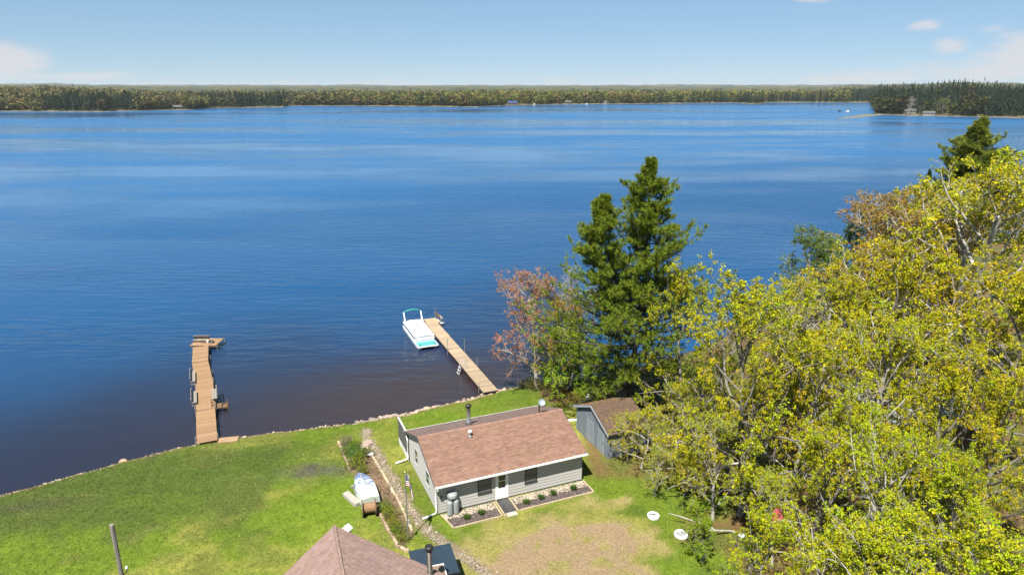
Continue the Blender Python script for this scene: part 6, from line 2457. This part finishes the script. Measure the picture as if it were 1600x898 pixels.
far_boat(1325, 175.2, 7, 'small white boat anchored off the sandbar', WHITE)
far_boat(1312, 174.6, 5, 'small dark boat left of the white boat off the sandbar', BLACKM)
far_boat(835, 163.8, 7, 'tiny white boat at the far shore below the blue roofed house', WHITE)
far_boat(917, 163.6, 7, 'tiny white boat at the far shore left of the white house', WHITE)


def far_tree(kind, px, s, h, col, label, wide=1.0, name='shore_tree'):
    p = far_at(px, s)
    wood, leaves, h0 = PROTO[kind]
    t = thing(name, label, 'tree', (p[0], p[1], p[2] - .3), random.uniform(0, 6), 'single trees on the far shore')
    t.scale = (h / h0 * wide, h / h0 * wide, h / h0)
    obj('trunk', wood, t)
    tag(obj('crown', leaves, t), color=col)


W1, W2 = (.26, .24, .05), (.22, .19, .07)
far_tree('pine_single', 167, 2, 18, (.03, .045, .02), 'dark pine standing out on the far left waterline', 1.2)
for k, (px, s, h, c, lab) in enumerate(((222, 14, 17, W1, 'pale willow at the left end of the willow clump'), (238, 16, 19, W1, 'second willow from the left in the far clump'), (254, 18, 20, W2, 'brownish willow left of the brown cabin'), (268, 26, 22, W2, 'tall brownish tree behind the brown cabin'),
                                     (289, 18, 21, W1, 'yellow willow right of the brown cabin'), (302, 15, 20, W1, 'yellow green tree at the right end of the willow clump'), (313, 8, 13, (.05, .06, .025), 'dark round tree at the end of the left point'))):
    far_tree(('oak_a', 'oak_b', 'oak_c')[k % 3], px, s, h, c, lab, 1.25)
for px, s, h, c, lab, kd in ((1378, 10, 17, (.14, .17, .05), 'olive tree at the left tip of the far right point', 'oak_a'), (1394, 14, 17, (.045, .06, .03), 'dark round tree second from the tip of the far right point', 'oak_b'), (1408, 12, 15, (.06, .065, .04), 'dark grey tree left of the white house on the point', 'oak_a'), (1443, 12, 13, (.075, .10, .035), 'green tree between the white house and the boathouse', 'oak_b'),
                            (1477, 10, 21, (.22, .23, .06), 'big round pale green tree right of the white boathouse', 'oak_a'), (1520, 8, 9, (.10, .12, .04), 'low green tree on the grassy shore right of the round tree', 'oak_b'), (660, 6, 22, (.03, .045, .02), 'dark spruce on the far shore at centre', 'pine_single'), (508, 10, 25, (.03, .045, .02), 'lone dark spruce spire on the far shore left of centre', 'pine_single')):
    far_tree(kd, px, s, h, c, lab, 1.2 if kd != 'pine_single' else .9)
far_tree('bare', 1424, 8, 22, (.5, .48, .42), 'pale bare tree in front of the white house on the far point', 1.0)


# ------------------------------------------------------------------ air
def build_haze():
    m = bpy.data.materials.new('haze_air')
    m.use_nodes = True
    nt = m.node_tree
    nt.nodes.clear()
    out = nt.nodes.new('ShaderNodeOutputMaterial')
    pv = nt.nodes.new('ShaderNodeVolumePrincipled')
    pv.inputs['Color'].default_value = (.86, .92, 1.0, 1)
    pv.inputs['Density'].default_value = 4.2e-5
    pv.inputs['Anisotropy'].default_value = .25
    nt.links.new(pv.outputs[0], out.inputs['Volume'])
    o = MB().box(-16600, 16600, -900, 16600, -4.0, 110).build('haze', m)
    tag(o, 'thin pale air over the lake', kind='stuff')


build_haze()
